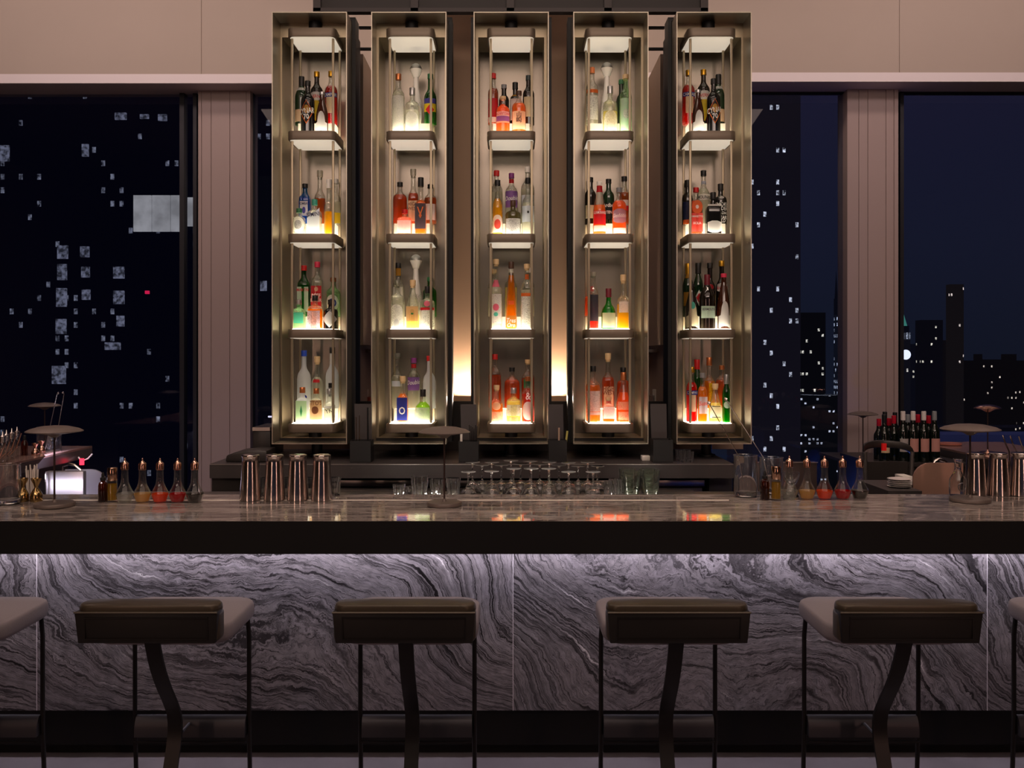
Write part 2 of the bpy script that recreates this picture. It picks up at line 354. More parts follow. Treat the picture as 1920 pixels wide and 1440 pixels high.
# ================================================================== BAR COUNTER
def marble_front():
    m,nt,o=newmat('wave marble'); p=N(nt,'ShaderNodeBsdfPrincipled'); L(nt,p.outputs[0],o.inputs[0])
    tc=N(nt,'ShaderNodeTexCoord')
    n1=N(nt,'ShaderNodeTexNoise'); n1.inputs['Scale'].default_value=1.05; n1.inputs['Detail'].default_value=1; L(nt,tc.outputs['Object'],n1.inputs[0])
    n2=N(nt,'ShaderNodeTexNoise'); n2.inputs['Scale'].default_value=9; n2.inputs['Detail'].default_value=5; n2.inputs['Roughness'].default_value=.6; L(nt,tc.outputs['Object'],n2.inputs[0])
    sp=N(nt,'ShaderNodeSeparateXYZ'); L(nt,tc.outputs['Object'],sp.inputs[0])
    def ma(a,k,b):
        q=N(nt,'ShaderNodeMath',op='MULTIPLY_ADD'); L(nt,a,q.inputs[0]); q.inputs[1].default_value=k
        if isinstance(b,(int,float)): q.inputs[2].default_value=b
        else: L(nt,b,q.inputs[2])
        return q.outputs[0]
    t=ma(sp.outputs[0],.62,ma(sp.outputs[2],.95,0)); t=ma(n1.outputs[0],1.6,t); t=ma(n2.outputs[0],.13,t)
    cb=N(nt,'ShaderNodeCombineXYZ'); L(nt,t,cb.inputs[0])
    vz=ma(sp.outputs[0],.05,0); L(nt,vz,cb.inputs[1])
    bands=N(nt,'ShaderNodeTexNoise'); bands.inputs['Scale'].default_value=26; bands.inputs['Detail'].default_value=5; bands.inputs['Roughness'].default_value=.72; L(nt,cb.outputs[0],bands.inputs[0])
    cr=N(nt,'ShaderNodeValToRGB'); e=cr.color_ramp
    e.elements[0].position=.30; e.elements[0].color=srgb('#1d1b1e')
    e.elements[1].position=.72; e.elements[1].color=srgb('#e4e0e4')
    for ps,c in ((.40,'#343135'),(.44,'#7c777c'),(.485,'#8f8a8f'),(.51,'#48454a'),(.535,'#7f7a80'),(.585,'#98939a'),(.60,'#514d52'),(.64,'#9c979c')):
        q=e.elements.new(ps); q.color=srgb(c)
    L(nt,bands.outputs[0],cr.inputs[0])
    # thin dark fold lines
    li=N(nt,'ShaderNodeTexNoise'); li.inputs['Scale'].default_value=13; li.inputs['Detail'].default_value=3; li.inputs['Roughness'].default_value=.6; L(nt,cb.outputs[0],li.inputs[0])
    s=ma(li.outputs[0],1,-.5); ab=N(nt,'ShaderNodeMath',op='ABSOLUTE'); L(nt,s,ab.inputs[0])
    r2=N(nt,'ShaderNodeValToRGB'); r2.color_ramp.elements[0].color=(.06,.055,.06,1); r2.color_ramp.elements[1].position=.03; r2.color_ramp.elements[1].color=(1,1,1,1); L(nt,ab.outputs[0],r2.inputs[0])
    # crackle
    vo=N(nt,'ShaderNodeTexNoise'); vo.inputs['Scale'].default_value=26; vo.inputs['Detail'].default_value=4; L(nt,tc.outputs['Object'],vo.inputs[0])
    r3=N(nt,'ShaderNodeValToRGB'); r3.color_ramp.elements[0].position=.3; r3.color_ramp.elements[0].color=(.55,.55,.55,1); r3.color_ramp.elements[1].position=.6; L(nt,vo.outputs[0],r3.inputs[0])
    m1=N(nt,'ShaderNodeMixRGB',blend_type='MULTIPLY'); m1.inputs[0].default_value=.9; L(nt,cr.outputs[0],m1.inputs[1]); L(nt,r2.outputs[0],m1.inputs[2])
    m2=N(nt,'ShaderNodeMixRGB',blend_type='MULTIPLY'); m2.inputs[0].default_value=.7; L(nt,m1.outputs[0],m2.inputs[1]); L(nt,r3.outputs[0],m2.inputs[2])
    L(nt,m2.outputs[0],p.inputs[0]); p.inputs['Roughness'].default_value=.35
    return m
def marble_top():
    m,nt,o=newmat('counter marble'); p=N(nt,'ShaderNodeBsdfPrincipled'); L(nt,p.outputs[0],o.inputs[0])
    tc=N(nt,'ShaderNodeTexCoord'); mp=N(nt,'ShaderNodeMapping'); mp.inputs['Scale'].default_value=(1.6,9,1); mp.inputs['Rotation'].default_value=(0,0,.05); L(nt,tc.outputs['Object'],mp.inputs[0])
    n1=N(nt,'ShaderNodeTexNoise'); n1.inputs['Scale'].default_value=2.2; n1.inputs['Detail'].default_value=8; n1.inputs['Roughness'].default_value=.65; n1.inputs['Distortion'].default_value=1.2; L(nt,mp.outputs[0],n1.inputs[0])
    cr=N(nt,'ShaderNodeValToRGB'); e=cr.color_ramp; e.elements[0].position=.35; e.elements[0].color=srgb('#5a5351'); e.elements[1].position=.7; e.elements[1].color=srgb('#c9beb8')
    q=e.elements.new(.5); q.color=srgb('#8f8681')
    L(nt,n1.outputs[0],cr.inputs[0]); L(nt,cr.outputs[0],p.inputs[0])
    p.inputs['Roughness'].default_value=.05; p.inputs['Specular IOR Level'].default_value=.8; return m
MF=marble_front(); MT=marble_top()
bar=empty('bar_counter',(0,3.5,0),'long bar with marble top, black edge and wavy grey marble front','bar')
def at(o,l=(0,-3.5,0)): o.location=l; return o
BT=1.10
at(MB().box(-3.75,3.75,3.503,4.18,BT-.02,BT).build('countertop',MT,bar))
at(MB().box(-3.75,3.75,3.5,3.55,.974,BT-.001).box(-3.75,3.75,3.55,3.95,.974,BT-.021).build('fascia',BLK2,bar))
at(MB().box(-3.75,3.75,3.96,4.16,.05,BT-.021).build('carcass',BLK2,bar))
at(MB().box(-2.05,.95,4.0,4.012,BT,BT+.0015).build('inlay_strip',mat('inlay metal','#fff6ee',.35),bar))
js=[-3.75,WX(69,3.93),WX(962,3.93),WX(1851,3.93),3.75]
for i,(a,c) in enumerate(zip(js,js[1:])):
    w=c-a; o=MB().box(-w/2+.0015,w/2-.0015,0,.025,.21,.975).build('front_panel',MF,bar)
    # copies of the slab pattern shift because each slab has its own origin
    o.location=((a+c)/2,.43,0)
    o.data.transform(Matrix.Translation((i*3.7+1.3,0,i*.4))); o.location.x-=i*3.7+1.3; o.location.z-=i*.4
for j in js[1:-1]:
    at(MB().box(j-.0013,j+.0013,3.9288,3.94,.21,.974).build('panel_joint',mat('joint filler','#d8d2da',.5),bar))
at(MB().box(-3.75,3.75,4.0,4.02,0,.21).build('plinth',BLK2,bar))
at(MB().box(-3.75,3.75,3.62,3.66,.962,.974).build('light_strip',emit('led strip','#f0eaff',0.8),bar))
# ledge behind the bar for the glasses
lg=MB().box(-1.9,1.6,4.185,4.47,1.05,1.07).box(-1.9,1.6,4.185,4.2,.3,1.05).build('glass_rail',BSTEEL)
tag(lg,'steel rail behind the bar top carrying upturned glassware','rail')
# ================================================================== side arms of the bar
STONE=mat('arm stone top','#8d6f66',.2,vary=.2,bscale=6)
EDGE=mat('arm edge metal','#7d7473',.3,.8)
def arm(sx,xi,xo,y1,label):
    r=empty('side_counter',(sx*xi,4.2,0),label,'counter')
    a,c=sorted((sx*xi,sx*xo))
    q=MB().box(a,c,4.19,y1,BT-.012,BT); at(q.build('countertop',STONE,r),(-sx*xi,-4.2,0))
    q=MB().box(a,c,4.19,y1,BT-.075,BT-.0125); at(q.build('edge',EDGE,r),(-sx*xi,-4.2,0))
    e=sorted((sx*(xi+.12),sx*xo)); q=MB().box(e[0],e[1],4.3,y1-.1,0,BT-.076); at(q.build('base_cabinet',DARK,r),(-sx*xi,-4.2,0))
    return r
arm(-1,2.95,3.72,6.44,'left side counter running back from the bar, stone top with metal edge')
arm(1,2.97,3.6,6.75,'right side counter running back from the bar, lit blue at its far end')
# ================================================================== BACK BAR COUNTER
bc=empty('back_counter',(0,4.85,0),'dark back bar counter under the bottle towers','counter')
zc=1.159; o3=(0,-4.85,0)
at(MB().box(WX(393,4.85),WX(1376,4.85),4.85,5.62,zc-.02,zc).box(WX(393,4.85),WX(1376,4.85),4.85,4.87,zc-.075,zc-.0201).build('counter_slab',DARK,bc),o3)
at(MB().box(WX(393,4.85),WX(1376,4.85),4.848,4.85,zc-.004,zc).build('edge_line',mat('edge line','#8a8482',.3,.5),bc),o3)
at(MB().box(WX(397,4.88),WX(455,4.88),4.88,5.6,0,zc-.021).build('end_cabinet',DARKB,bc),o3)
at(MB().box(WX(1330,4.95),WX(1372,4.95),4.95,5.6,0,zc-.021).build('end_cabinet',DARKB,bc),o3)
at(MB().box(WX(455,5.0),WX(1330,5.0),5.2,5.6,0,zc-.021).build('recess',BLK2,bc),o3)
at(MB().box(-.93,.93,5.56,5.6,zc,1.456).build('splash_panel',DARKB,bc),o3)
fg=empty('undercounter_fridge',(0,5,0),'stainless undercounter fridge below the back counter','fridge')
zt=WZ(900,4.98)
at(MB().box(WX(600,5),WX(1320,5),4.98,5.19,zt-.036,zt).build('fridge_rim',BSTEEL,fg,bevel=.003),(0,-5,0))
for a,c in ((604,845),(848,1086),(1089,1316)):
    d=at(MB().box(WX(a,5),WX(c,5),4.995,5.18,.2,zt-.045).build('door',mat('fridge door','#8f8a86',.3,.9),fg),(0,-5,0))
    MB().box(WX(a,5)+.05,WX(c,5)-.05,4.975,4.99,zt-.075,zt-.06).build('handle',BSTEEL,d)
pn=MB().box(WX(1376,5.2),WX(1533,5.2),5.2,5.24,.3,WZ(866,5.2)).build('equipment_cover',mat('cover brown','#4a3f3d',.35,.5),bevel=.01)
tag(pn,'dark brown metal cover panel behind the right row of bitters bottles','panel'); 
MB().box(WX(1376,5.2),WX(1533,5.2),5.195,5.2,WZ(866,5.2)-.006,WZ(866,5.2)).build('rim',BSTEEL,pn)
MB().box(WX(1380,5.2),WX(1530,5.2),5.24,5.5,0,.6).build('base',BLK2,pn)
# ================================================================== STOOLS
VELVET=mat('grey velvet','#8a8389',.85,bump=.25,bscale=260,vary=.08)
LEATH=mat('bronze leather','#4d4438',.35,.25)
LEATHD=mat('dark leather panel','#1c1917',.42)
FRAME=mat('black stool frame','#1d1a1a',.38,.5)
FOOT=mat('footrest metal','#3c3a40',.42,.5)
def superbox(mb,cx,cy,z0,z1,w,d,r,crown=.01,taper=0):
    """cushion: rounded plan, softened top and bottom"""
    prof=[(0,.86,0),(.12,.955,.0),(.3,1,.0),(.6,1,.0),(.8,.985,0),(.93,.95,0),(1,.88,0)]
    rings=[]
    for t,k,_ in prof:
        pts=rrect(w*(1-(1-k)*.35),d*(1-(1-k)*.35),r,6); rings.append([(cx+x,cy+y,z0+(z1-z0)*t) for x,y in pts])
    n=len(rings[0]); v=[p for rg in rings for p in rg]; f=[]
    for j in range(len(rings)-1):
        for i in range(n): f.append((j*n+i,j*n+(i+1)%n,(j+1)*n+(i+1)%n,(j+1)*n+i))
    b0=len(v); v+=[(cx+(x-cx)*.5,cy+(y-cy)*.5,z1+crown) for x,y,z in rings[-1]]; v.append((cx,cy,z1+crown*1.3))
    k=(len(rings)-1)*n
    for i in range(n): f.append((k+i,k+(i+1)%n,b0+(i+1)%n,b0+i)); f.append((b0+i,b0+(i+1)%n,b0+n))
    f.append(tuple(range(n-1,-1,-1)))
    mb.add(v,f)
def stool():
    r=empty('bar_stool',(0,3.2,0),'x','stool','bar stools along the bar')
    mb=MB(); superbox(mb,0,.04,.768,.83,.466,.39,.075); mb.build('seat',VELVET,r,smooth=True)
    MB().box(-.2,.2,-.1,.18,.768,.785).build('seat_pan',FRAME,r,bevel=.006)
    # backrest: rounded padded shell open towards the seat, seen from behind as a framed panel
    mb=MB(); mb.box(-.231,.231,-.235,-.165,.80,.905)
    mb.build('backrest',LEATH,r,bevel=.018,bseg=4)
    mb=MB()
    mb.add([(-.222,-.242,.802),(.222,-.242,.802),(.231,-.248,.905),(-.231,-.248,.905),(-.222,-.2,.802),(.222,-.2,.802),(.231,-.2,.905),(-.231,-.2,.905)],[(0,1,2,3),(7,6,5,4),(0,4,5,1),(1,5,6,2),(2,6,7,3),(3,7,4,0)])
    bp=mb.build('back_panel',LEATHD,r,bevel=.003)
    mb=MB()
    mb.box(-.2,.2,-.2505,-.247,.884,.889).box(-.2,-.196,-.2475,-.242,.818,.885).box(.196,.2,-.2475,-.242,.818,.885).box(-.2,.2,-.246,-.242,.814,.818)
    mb.build('inset_frame',mat('inset dark','#0f0d0c',.4),bp)
    MB().tube([(-.231,-.25,.9035),(.231,-.25,.9035)],.0035,6).build('piping',LEATH,bp)
    mb=MB(); superbox(mb,0,-.2,.893,.925,.462,.085,.04,.002); mb.build('top_roll',LEATH,r,smooth=True)
    # side wings curving round to the seat
    for s in (-1,1):
        MB().tube([(s*.205,.18,.765),(s*.2105,.18,.7),(s*.2105,.18,.385),(s*.2105,.2,.02)],.0085,8).build('leg',FRAME,r,smooth=True)
    # flat rear leg
    pts=[(-.2,.805),(-.155,.70),(-.10,.615),(-.03,.53),(.012,.465),(.01,.395),(-.035,.30),(-.085,.18),(-.14,.0)]
    pts=chaikin(pts,1); w=.0245; v=[]; f=[]
    for i,(y,z) in enumerate(pts):
        v+=[(-w,y-.006,z),(w,y-.006,z),(w,y+.006,z),(-w,y+.006,z)]
    for i in range(len(pts)-1):
        for k in range(4): f.append((i*4+k,i*4+(k+1)%4,i*4+4+(k+1)%4,i*4+4+k))
    f+=[(3,2,1,0),tuple(len(v)-4+k for k in range(4))]
    MB().add(v,f).build('leg',FRAME,r,smooth=True)
    mb=MB(); n=9; v=[]; f=[]   # footrest: rounded top plate
    for s in (-.202,.202):
        for i in range(n):
            a=PI*(i)/(n-1); v.append((s,.18-.03*math.cos(a)*1.0,.335+.073*math.sin(a)**.8))
    for i in range(n-1): f.append((i,i+1,n+i+1,n+i))
    f+=[tuple(range(n)),tuple(range(2*n-1,n-1,-1)),(0,n,2*n-1,n-1)]
    MB().add(v,f).build('footrest',FOOT,r,smooth=True)
    MB().box(-.202,.202,.145,.155,.318,.322).build('footrest_lip',FRAME,r)
    MB().tube([(0,.15,.386),(0,.005,.386)],.0055,6).build('brace',FOOT,r)
    MB().tube([(-.2105,.198,.012),(.2105,.198,.012)],.008,6).build('floor_bar',FRAME,r)
    return r
st=stool()
SL=[(-1.942,'grey velvet bar stool cut off by the left edge of the photo'),(-1.18,'leftmost fully visible grey velvet bar stool with bronze leather back'),(-.348,'grey velvet bar stool just left of the marble joint, back panel almost square on'),
    (.54,'grey velvet bar stool just right of the central marble joint'),(1.29,'rightmost fully visible grey velvet bar stool, back top glowing bronze'),(2.064,'grey velvet bar stool cut off by the right edge of the photo')]
for i,(x,lb) in enumerate(SL):
    o=st if i==0 else copy_tree(st); o.location.x=x; o['label']=lb
# ================================================================== TOWERS
TCX=[WX(580,5.05),WX(766.5,5.05),WX(958.5,5.05),WX(1145.5,5.05),WX(1339,5.05)]
TZ=[2.986,2.413,1.881,1.353]; CAN=3.560
TN=['leftmost tower','second tower','middle tower','fourth tower','rightmost tower']
SN=['top shelf','second shelf','third shelf','bottom shelf']
def open_box(mb,w,z0,z1,y0,y1,t):
    mb.box(-w,-w+t,y0,y1,z0,z1).box(w-t,w,y0,y1,z0,z1).box(-w+t,w-t,y0,y1,z0,z0+t).box(-w+t,w-t,y0,y1,z1-t,z1)
def tower():
    r=empty('bottle_tower',(0,5.05,0),'x','shelving','bottle display towers')
    y=lambda D:D-5.05
    mb=MB(); open_box(mb,.2073,1.245,3.63,0,y(5.24),.005); mb.build('casing',CH,r)
    mb=MB(); open_box(mb,.1915,1.267,3.545,y(5.2),y(5.46),.004); mb.build('liner',CH2,r)
    MB().box(-.187,.187,y(5.455),y(5.465),1.27,3.54).build('back_panel',BACKP,r)
    mb=MB()
    for a,c,z0,z1 in ((-.202,-.1916,1.25,3.625),(.1916,.202,1.25,3.625),(-.1915,.1915,3.5455,3.625),(-.1915,.1915,1.25,1.2665)): mb.box(a,c,y(5.215),y(5.235),z0,z1)
    mb.build('inner_flange',CH2,r)
    mb=MB(); open_box(mb,.229,1.245,3.655,y(5.2),y(5.31),.02); mb.box(-.2,.2,y(5.47),y(5.54),1.27,3.63).build('sleeve',BLK,r)
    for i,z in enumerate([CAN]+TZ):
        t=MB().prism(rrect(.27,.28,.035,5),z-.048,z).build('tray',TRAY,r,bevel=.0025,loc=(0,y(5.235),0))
        # luminous inset on top; underside brightness added as a soft glow
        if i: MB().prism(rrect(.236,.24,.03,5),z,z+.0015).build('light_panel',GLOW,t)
        if i<4: MB().prism(rrect(.25,.26,.03,5),z-.0505,z-.0485).build('glow_underside',mat('pale underside','#e2d8c8',.5,emit=.42,ecol='#fff0dc'),t)
        if i: 
            MB().box(-.105,.105,.0,.1,z+.0015,z+.075).build('riser',thin_glass('frosted acrylic','#f2ece0',.03,.55,.2),t)
    for sx in (-1,1):
        for D in (5.134,5.335):
            MB().box(-.0065,.0065,-.0065,.0065,TZ[3]+.002,CAN-.05).build('post',POST,r,bevel=.0015,loc=(sx*.115,y(D),0))
    MB().lathe([(.036,0),(.036,.038)],20,0,y(5.2),1.267+.001).lathe([(.032,0),(.032,CAN*0+.0)],3).build('swivel_stem',BLK,r) if 0 else MB().lathe([(.036,0),(.036,TZ[3]-.049-1.272)],20,0,y(5.2),1.272).build('swivel_stem',BLK,r,smooth=True)
    MB().lathe([(.036,0),(.036,.063)],20,0,y(5.2),CAN+.001).build('top_stem',BLK,r,smooth=True)
    MB().lathe([(.05,0),(.05,.01),(.03,.012),(.03,.084)],20,0,y(5.25),1.16).build('pivot',BLK,r,smooth=True)
    for z in (2.86,2.86-.53*1,2.86-1.06,1.9,1.42): 
        pass
    mb=MB()
    for s in (-1,1):
        for z in (2.895,2.363,1.831,1.42): mb.lathe([(0,0),(.0028,.001),(.0028,.002)],8,0,0,0) if 0 else mb.box(s*.2025-.0015,s*.2025+.0015,y(5.12),y(5.124),z,z+.004)
    mb.build('rivet',WHITE,r)
    return r
tw=tower()
for i,x in enumerate(TCX):
    o=tw if i==0 else copy_tree(tw); o.location.x=x
    o['label']='tall bronze framed glowing bottle tower, '+TN[i].replace(' tower','')+' of five'
# ================================================================== BOTTLES
GL={'clear':lambda:thin_glass('bottle clear','#f4f6f2',.16,.10),'frost':lambda:paper('bottle frosted','#eef2f4',.55),
 'dark':lambda:mat('bottle dark brown','#17100c',.08,spec=.8),'olive':lambda:mat('bottle olive','#4a4222',.1,spec=.7),'brown':lambda:mat('bottle brown glass','#3a1a0c',.08,spec=.8),
 'black':lambda:mat('bottle black','#0b0b0d',.08,spec=.8),'dgreen':lambda:mat('bottle dark green','#0d2a14',.08,spec=.8),
 'green':lambda:thin_glass('bottle green','#2fae4e',.14,.35),'pgreen':lambda:thin_glass('bottle pale green','#c4e6c4',.14,.2),
 'blue':lambda:thin_glass('bottle blue','#4fb4e8',.14,.3),'white':lambda:mat('white porcelain','#ece9e2',.3)}
LQ={'water':('#f6f4ea',.38),'amber':('#f59a38',.5),'orange':('#fa8a30',.55),'red':('#f01808',.6),'redamber':('#e9742c',.5),'yellow':('#f8c62c',.6),'pale':('#f7ea9a',.55),
 'gold':('#f2a21a',.6),'green':('#18c84a',.6),'pink':('#f6a284',.5),'lime':('#a8cc22',.6),'whisky':('#dd8030',.5),'blue':('#3aa4ea',.55),'brown':('#8c3c0e',.6),'rose':('#ec503a',.55)}
CC={'black':'#141414','gold':'#c9982f','silver':'#b9b9b9','red':'#c01818','blue':'#1d46b8','cork':'#d8b888','white':'#ece8e0','copper':'#c77a4c','purple':'#7a2c78','maroon':'#6a1626','grey':'#7d7d80','green':'#2c6a44','pinkred':'#d03050','orange':'#e08048','slate':'#2d3a3c','clearcap':'#e6e8e2','teal':'#3c9a86','brown':'#4a3020'}
PC={'white':'#f6f4ee','cream':'#f4e6bc','red':'#d0202a','blue':'#2438a0','navy':'#1c2450','purple':'#8f62b0','lilac':'#b49aae','tan':'#caa27a','green':'#3f8f5a','mint':'#cfe8d0','turq':'#5cc8b4','orange':'#e8702c','black':'#121212','yellow':'#f4d02c','gold':'#c8902a','slate':'#45424c','pink':'#e8708c','grey':'#c9c9c9','bluew':'#dfe8f8','palegreen':'#b8d8a8','brown':'#7a4a2c','ltred':'#e85a4c','violet':'#5a54b0','warm':'#f0c8a0'}
TYP={
'std':([(.0,0),(.9,0),(1,.012),(1,.04),(1,.56),(1,.62),(.9,.68),(.5,.74),('n',.79),('n',.9),('n',.93)],.60,.9),
'tall':([(.0,0),(.9,0),(1,.012),(1,.04),(1,.46),(1,.52),(.88,.60),(.45,.68),('n',.74),('n',.9),('n',.94)],.58,.9),
'squat':([(.0,0),(.92,0),(1,.02),(1,.05),(1,.5),(1,.58),(.9,.66),(.45,.70),('n',.74),('n',.83),('n',.9)],.56,.84),
'wine':([(.0,0),(.92,0),(1,.012),(1,.04),(1,.52),(1,.6),(.75,.7),(.42,.78),('n',.84),('n',.9),('n',.95)],.6,.80),
'conic':([(.0,0),(.92,0),(1,.012),(1,.05),(1,.38),(.97,.48),(.7,.66),(.4,.82),('n',.88),('n',.92),('n',.95)],.5,.93),
'cone':([(.0,0),(.95,0),(1,.012),(1,.06),(.92,.25),(.62,.62),(.42,.82),('n',.88),('n',.92)],.8,.9),
'bell':([(.0,0),(.92,0),(1,.015),(1,.05),(1,.36),(.99,.42),(.8,.52),(.45,.60),('n',.68),('n',.8),('n',.86)],.42,.78),
'dec':([(.0,0),(.92,0),(1,.015),(1,.05),(1,.44),(1,.5),(.85,.56),('n',.62),('n',.8),('n',.86)],.5,.84),
'vase':([(.0,0),(.75,0),(.85,.03),(1,.14),(1,.24),(.88,.38),(.62,.52),(.46,.64),(.42,.74),(.42,.80)],.36,.8),
'erl':([(.0,0),(.92,0),(1,.015),(1,.04),(1,.3),(.97,.42),(.6,.62),('n',.78),('n',.86)],.36,.84),
}
def bottle(x,y,z,H,R,typ,glass,liq,fill,cap,layers,texts,label,group=None,neck=None,sq=0,lean=0):
    prof,lab,capz=TYP[typ]
    nr=neck or min(.0135,R*.5)
    P=[((nr if a=='n' else a*R),b*H) for a,b in prof]
    if sq: P=[P[0]]+chaikin(P[1:],1)
    else: P=[P[0],P[1]]+chaikin(P[2:],1)
    b=MB().lathe(P,24,sq=sq,R=R).build('bottle',GL[glass](),smooth=True,loc=(x,y,z))
    tag(b,label,'bottle',group)
    if liq and glass in ('clear','green','blue','pgreen'):
        c,s=LQ[liq]; q=[(max(0,r-.0028) if r>.001 else 0,max(zz,.006)) for r,zz in P if zz<=fill*H]
        nxt=[p for p in P if p[1]>fill*H]
        if nxt: 
            r0,z0=q[-1]; r1,z1=nxt[0]; r1-=.0028; t=(fill*H-z0)/max(1e-6,z1-z0); q.append((r0+(r1-r0)*t,fill*H))
        MB().lathe(q,20,sq=sq,R=R).build('liquid',liquid('liquid '+liq,c,s),b,smooth=True)
    # cap
    z0=capz*H
    if cap:
        if cap=='bulb':
            k=R*1.0; Q=[(k*.5,0),(k*.6,.02*H),(k*.92,.10*H),(k*1.02,.125*H)]
            MB().lathe([(0,0)]+Q+[(k*.9,.127*H)],20,0,0,H*.775).build('stopper_cup',mat('white porcelain','#ece9e2',.3),b,smooth=True)
            MB().lathe([(k*.97,0)]+[(k*.97*math.cos(a),H*.098*math.sin(a)) for a in (.3,.6,.9,1.2,1.5)]+[(0,H*.098)],20,0,0,H*.902).build('stopper_ball',mat('silver cap','#9c9c98',.3,.7),b,smooth=True)
        else:
            metal=cap in('gold','silver','copper'); cr=nr*1.22
            m=mat('cap '+cap,CC[cap],.3 if metal else .45,.8 if metal else 0)
            if cap=='clearcap': m=thin_glass('crystal stopper','#f2f2ea',.25,.3)
            hh=H-z0
            if cap in('cork','clearcap'): Q=[(nr,0),(nr,hh*.25),(cr*1.02,hh*.28),(cr*1.06,hh*.92),(cr*.95,hh)]
            else: Q=[(cr*.98,0),(cr,hh*.06),(cr*.97,hh*.5),(cr,hh*.94),(cr*.92,hh)]
            MB().lathe(Q,16,0,0,z0).build('cap',m,b,smooth=True)
    # labels
    kz=0
    for ly in layers:
        sh,c,a,e=ly[:4]; ang=math.radians(ly[4] if len(ly)>4 else 62); off=ly[5] if len(ly)>5 else 0
        kz+=1; n=16; v=[]; f=[]; rows=5
        if c.startswith('s:'):
            _,ink,bg=c.split(':'); m=scribble('print %s on %s'%(ink,bg),PC[ink],PC[bg])
        else: m=paper('paper '+c,PC[c],.5)
        # profile radius at height
        def rad(zz):
            for (r0,y0),(r1,y1) in zip(P,P[1:]):
                if y0<=zz<=y1 and y1>y0: return r0+(r1-r0)*(zz-y0)/(y1-y0)
            return nr
        z0,z1=a*H,e*H; zm=(z0+z1)/2; hz=(z1-z0)/2
        for i in range(n+1):
            u=-1+2*i/n
            if sh=='r': lo,hi=z0,z1
            elif sh=='o': h=math.sqrt(max(0,1-u*u)); lo,hi=zm-hz*h,zm+hz*h
            elif sh=='d': h=1-abs(u); lo,hi=zm-hz*h,zm+hz*h
            elif sh=='h': h=min(1,.72+.28*(1-abs(u))*1.6); lo,hi=zm-hz*h,zm+hz*h
            elif sh=='a': h=math.sqrt(max(0,1-(abs(u)**2.2))); lo,hi=z0,z0+(z1-z0)*(.55+.45*h)
            elif sh=='k': # bottle-shaped arch: broad base, round head
                hd=math.sqrt(max(0,1-(u/.55)**2)) if abs(u)<.55 else 0
                lo,hi=z0,max(z0+(z1-z0)*(.56-.1*abs(u)),z0+(z1-z0)*(.62+.38*hd) if hd else 0)
            elif sh=='t': lo,hi=z0,z0+(z1-z0)*(.80+.20*u)
            for j in range(rows+1):
                zz=lo+(hi-lo)*j/rows
                if sq and ang<1.2:
                    hw=R*.86*min(1,ang/1.05); v.append((u*hw*.96+off*R,-(R*.865+.0006+kz*.0005),zz))
                else:
                    rr=rad(zz)+.0007+kz*.0005; t=u*ang+off; v.append((rr*math.sin(t),-rr*math.cos(t),zz))
        for i in range(n):
            for j in range(rows): k=i*(rows+1)+j; f.append((k,k+rows+1,k+rows+2,k+1))
        MB().add(v,f).build('neck_label' if a>lab+.08 else 'label',m,b,smooth=True)
    for tx in texts:
        s,c,zc_,wf=tx[:4]; wf=min(wf,.86 if sq else (1.12 if s!='CYNAR' else 1.35)); rot=tx[4] if len(tx)>4 else 0; sh=tx[5] if len(tx)>5 else 0
        V,Fc=text_mesh(s,sh)
        xs=[p[0] for p in V]; ys=[p[1] for p in V]
        if not xs: continue
        w=max(xs)-min(xs); k=wf*2*R/w; mx=(max(xs)+min(xs))/2; my=(max(ys)+min(ys))/2
        ca,sa=math.cos(rot),math.sin(rot); rr=R*(.865 if sq else 1)+.0008+(len(layers)+1)*.0005; v=[]
        rz=rr if sq else max(nr,[r for r,zz in P if zz<=zc_*H+1e-6][-1])+.0008+(len(layers)+1)*.0005
        for p in V:
            u=(p[0]-mx)*k; q=(p[1]-my)*k*(tx[6] if len(tx)>6 else 1.25); u,q=u*ca-q*sa,u*sa+q*ca
            if sq: v.append((u,-rz,zc_*H+q))
            else: v.append((rz*math.sin(u/rz),-rz*math.cos(u/rz),zc_*H+q))
        MB().add(v,Fc).build('lettering',paper('ink '+c,PC[c],.3),b)
    b.rotation_euler.z=lean
    return b
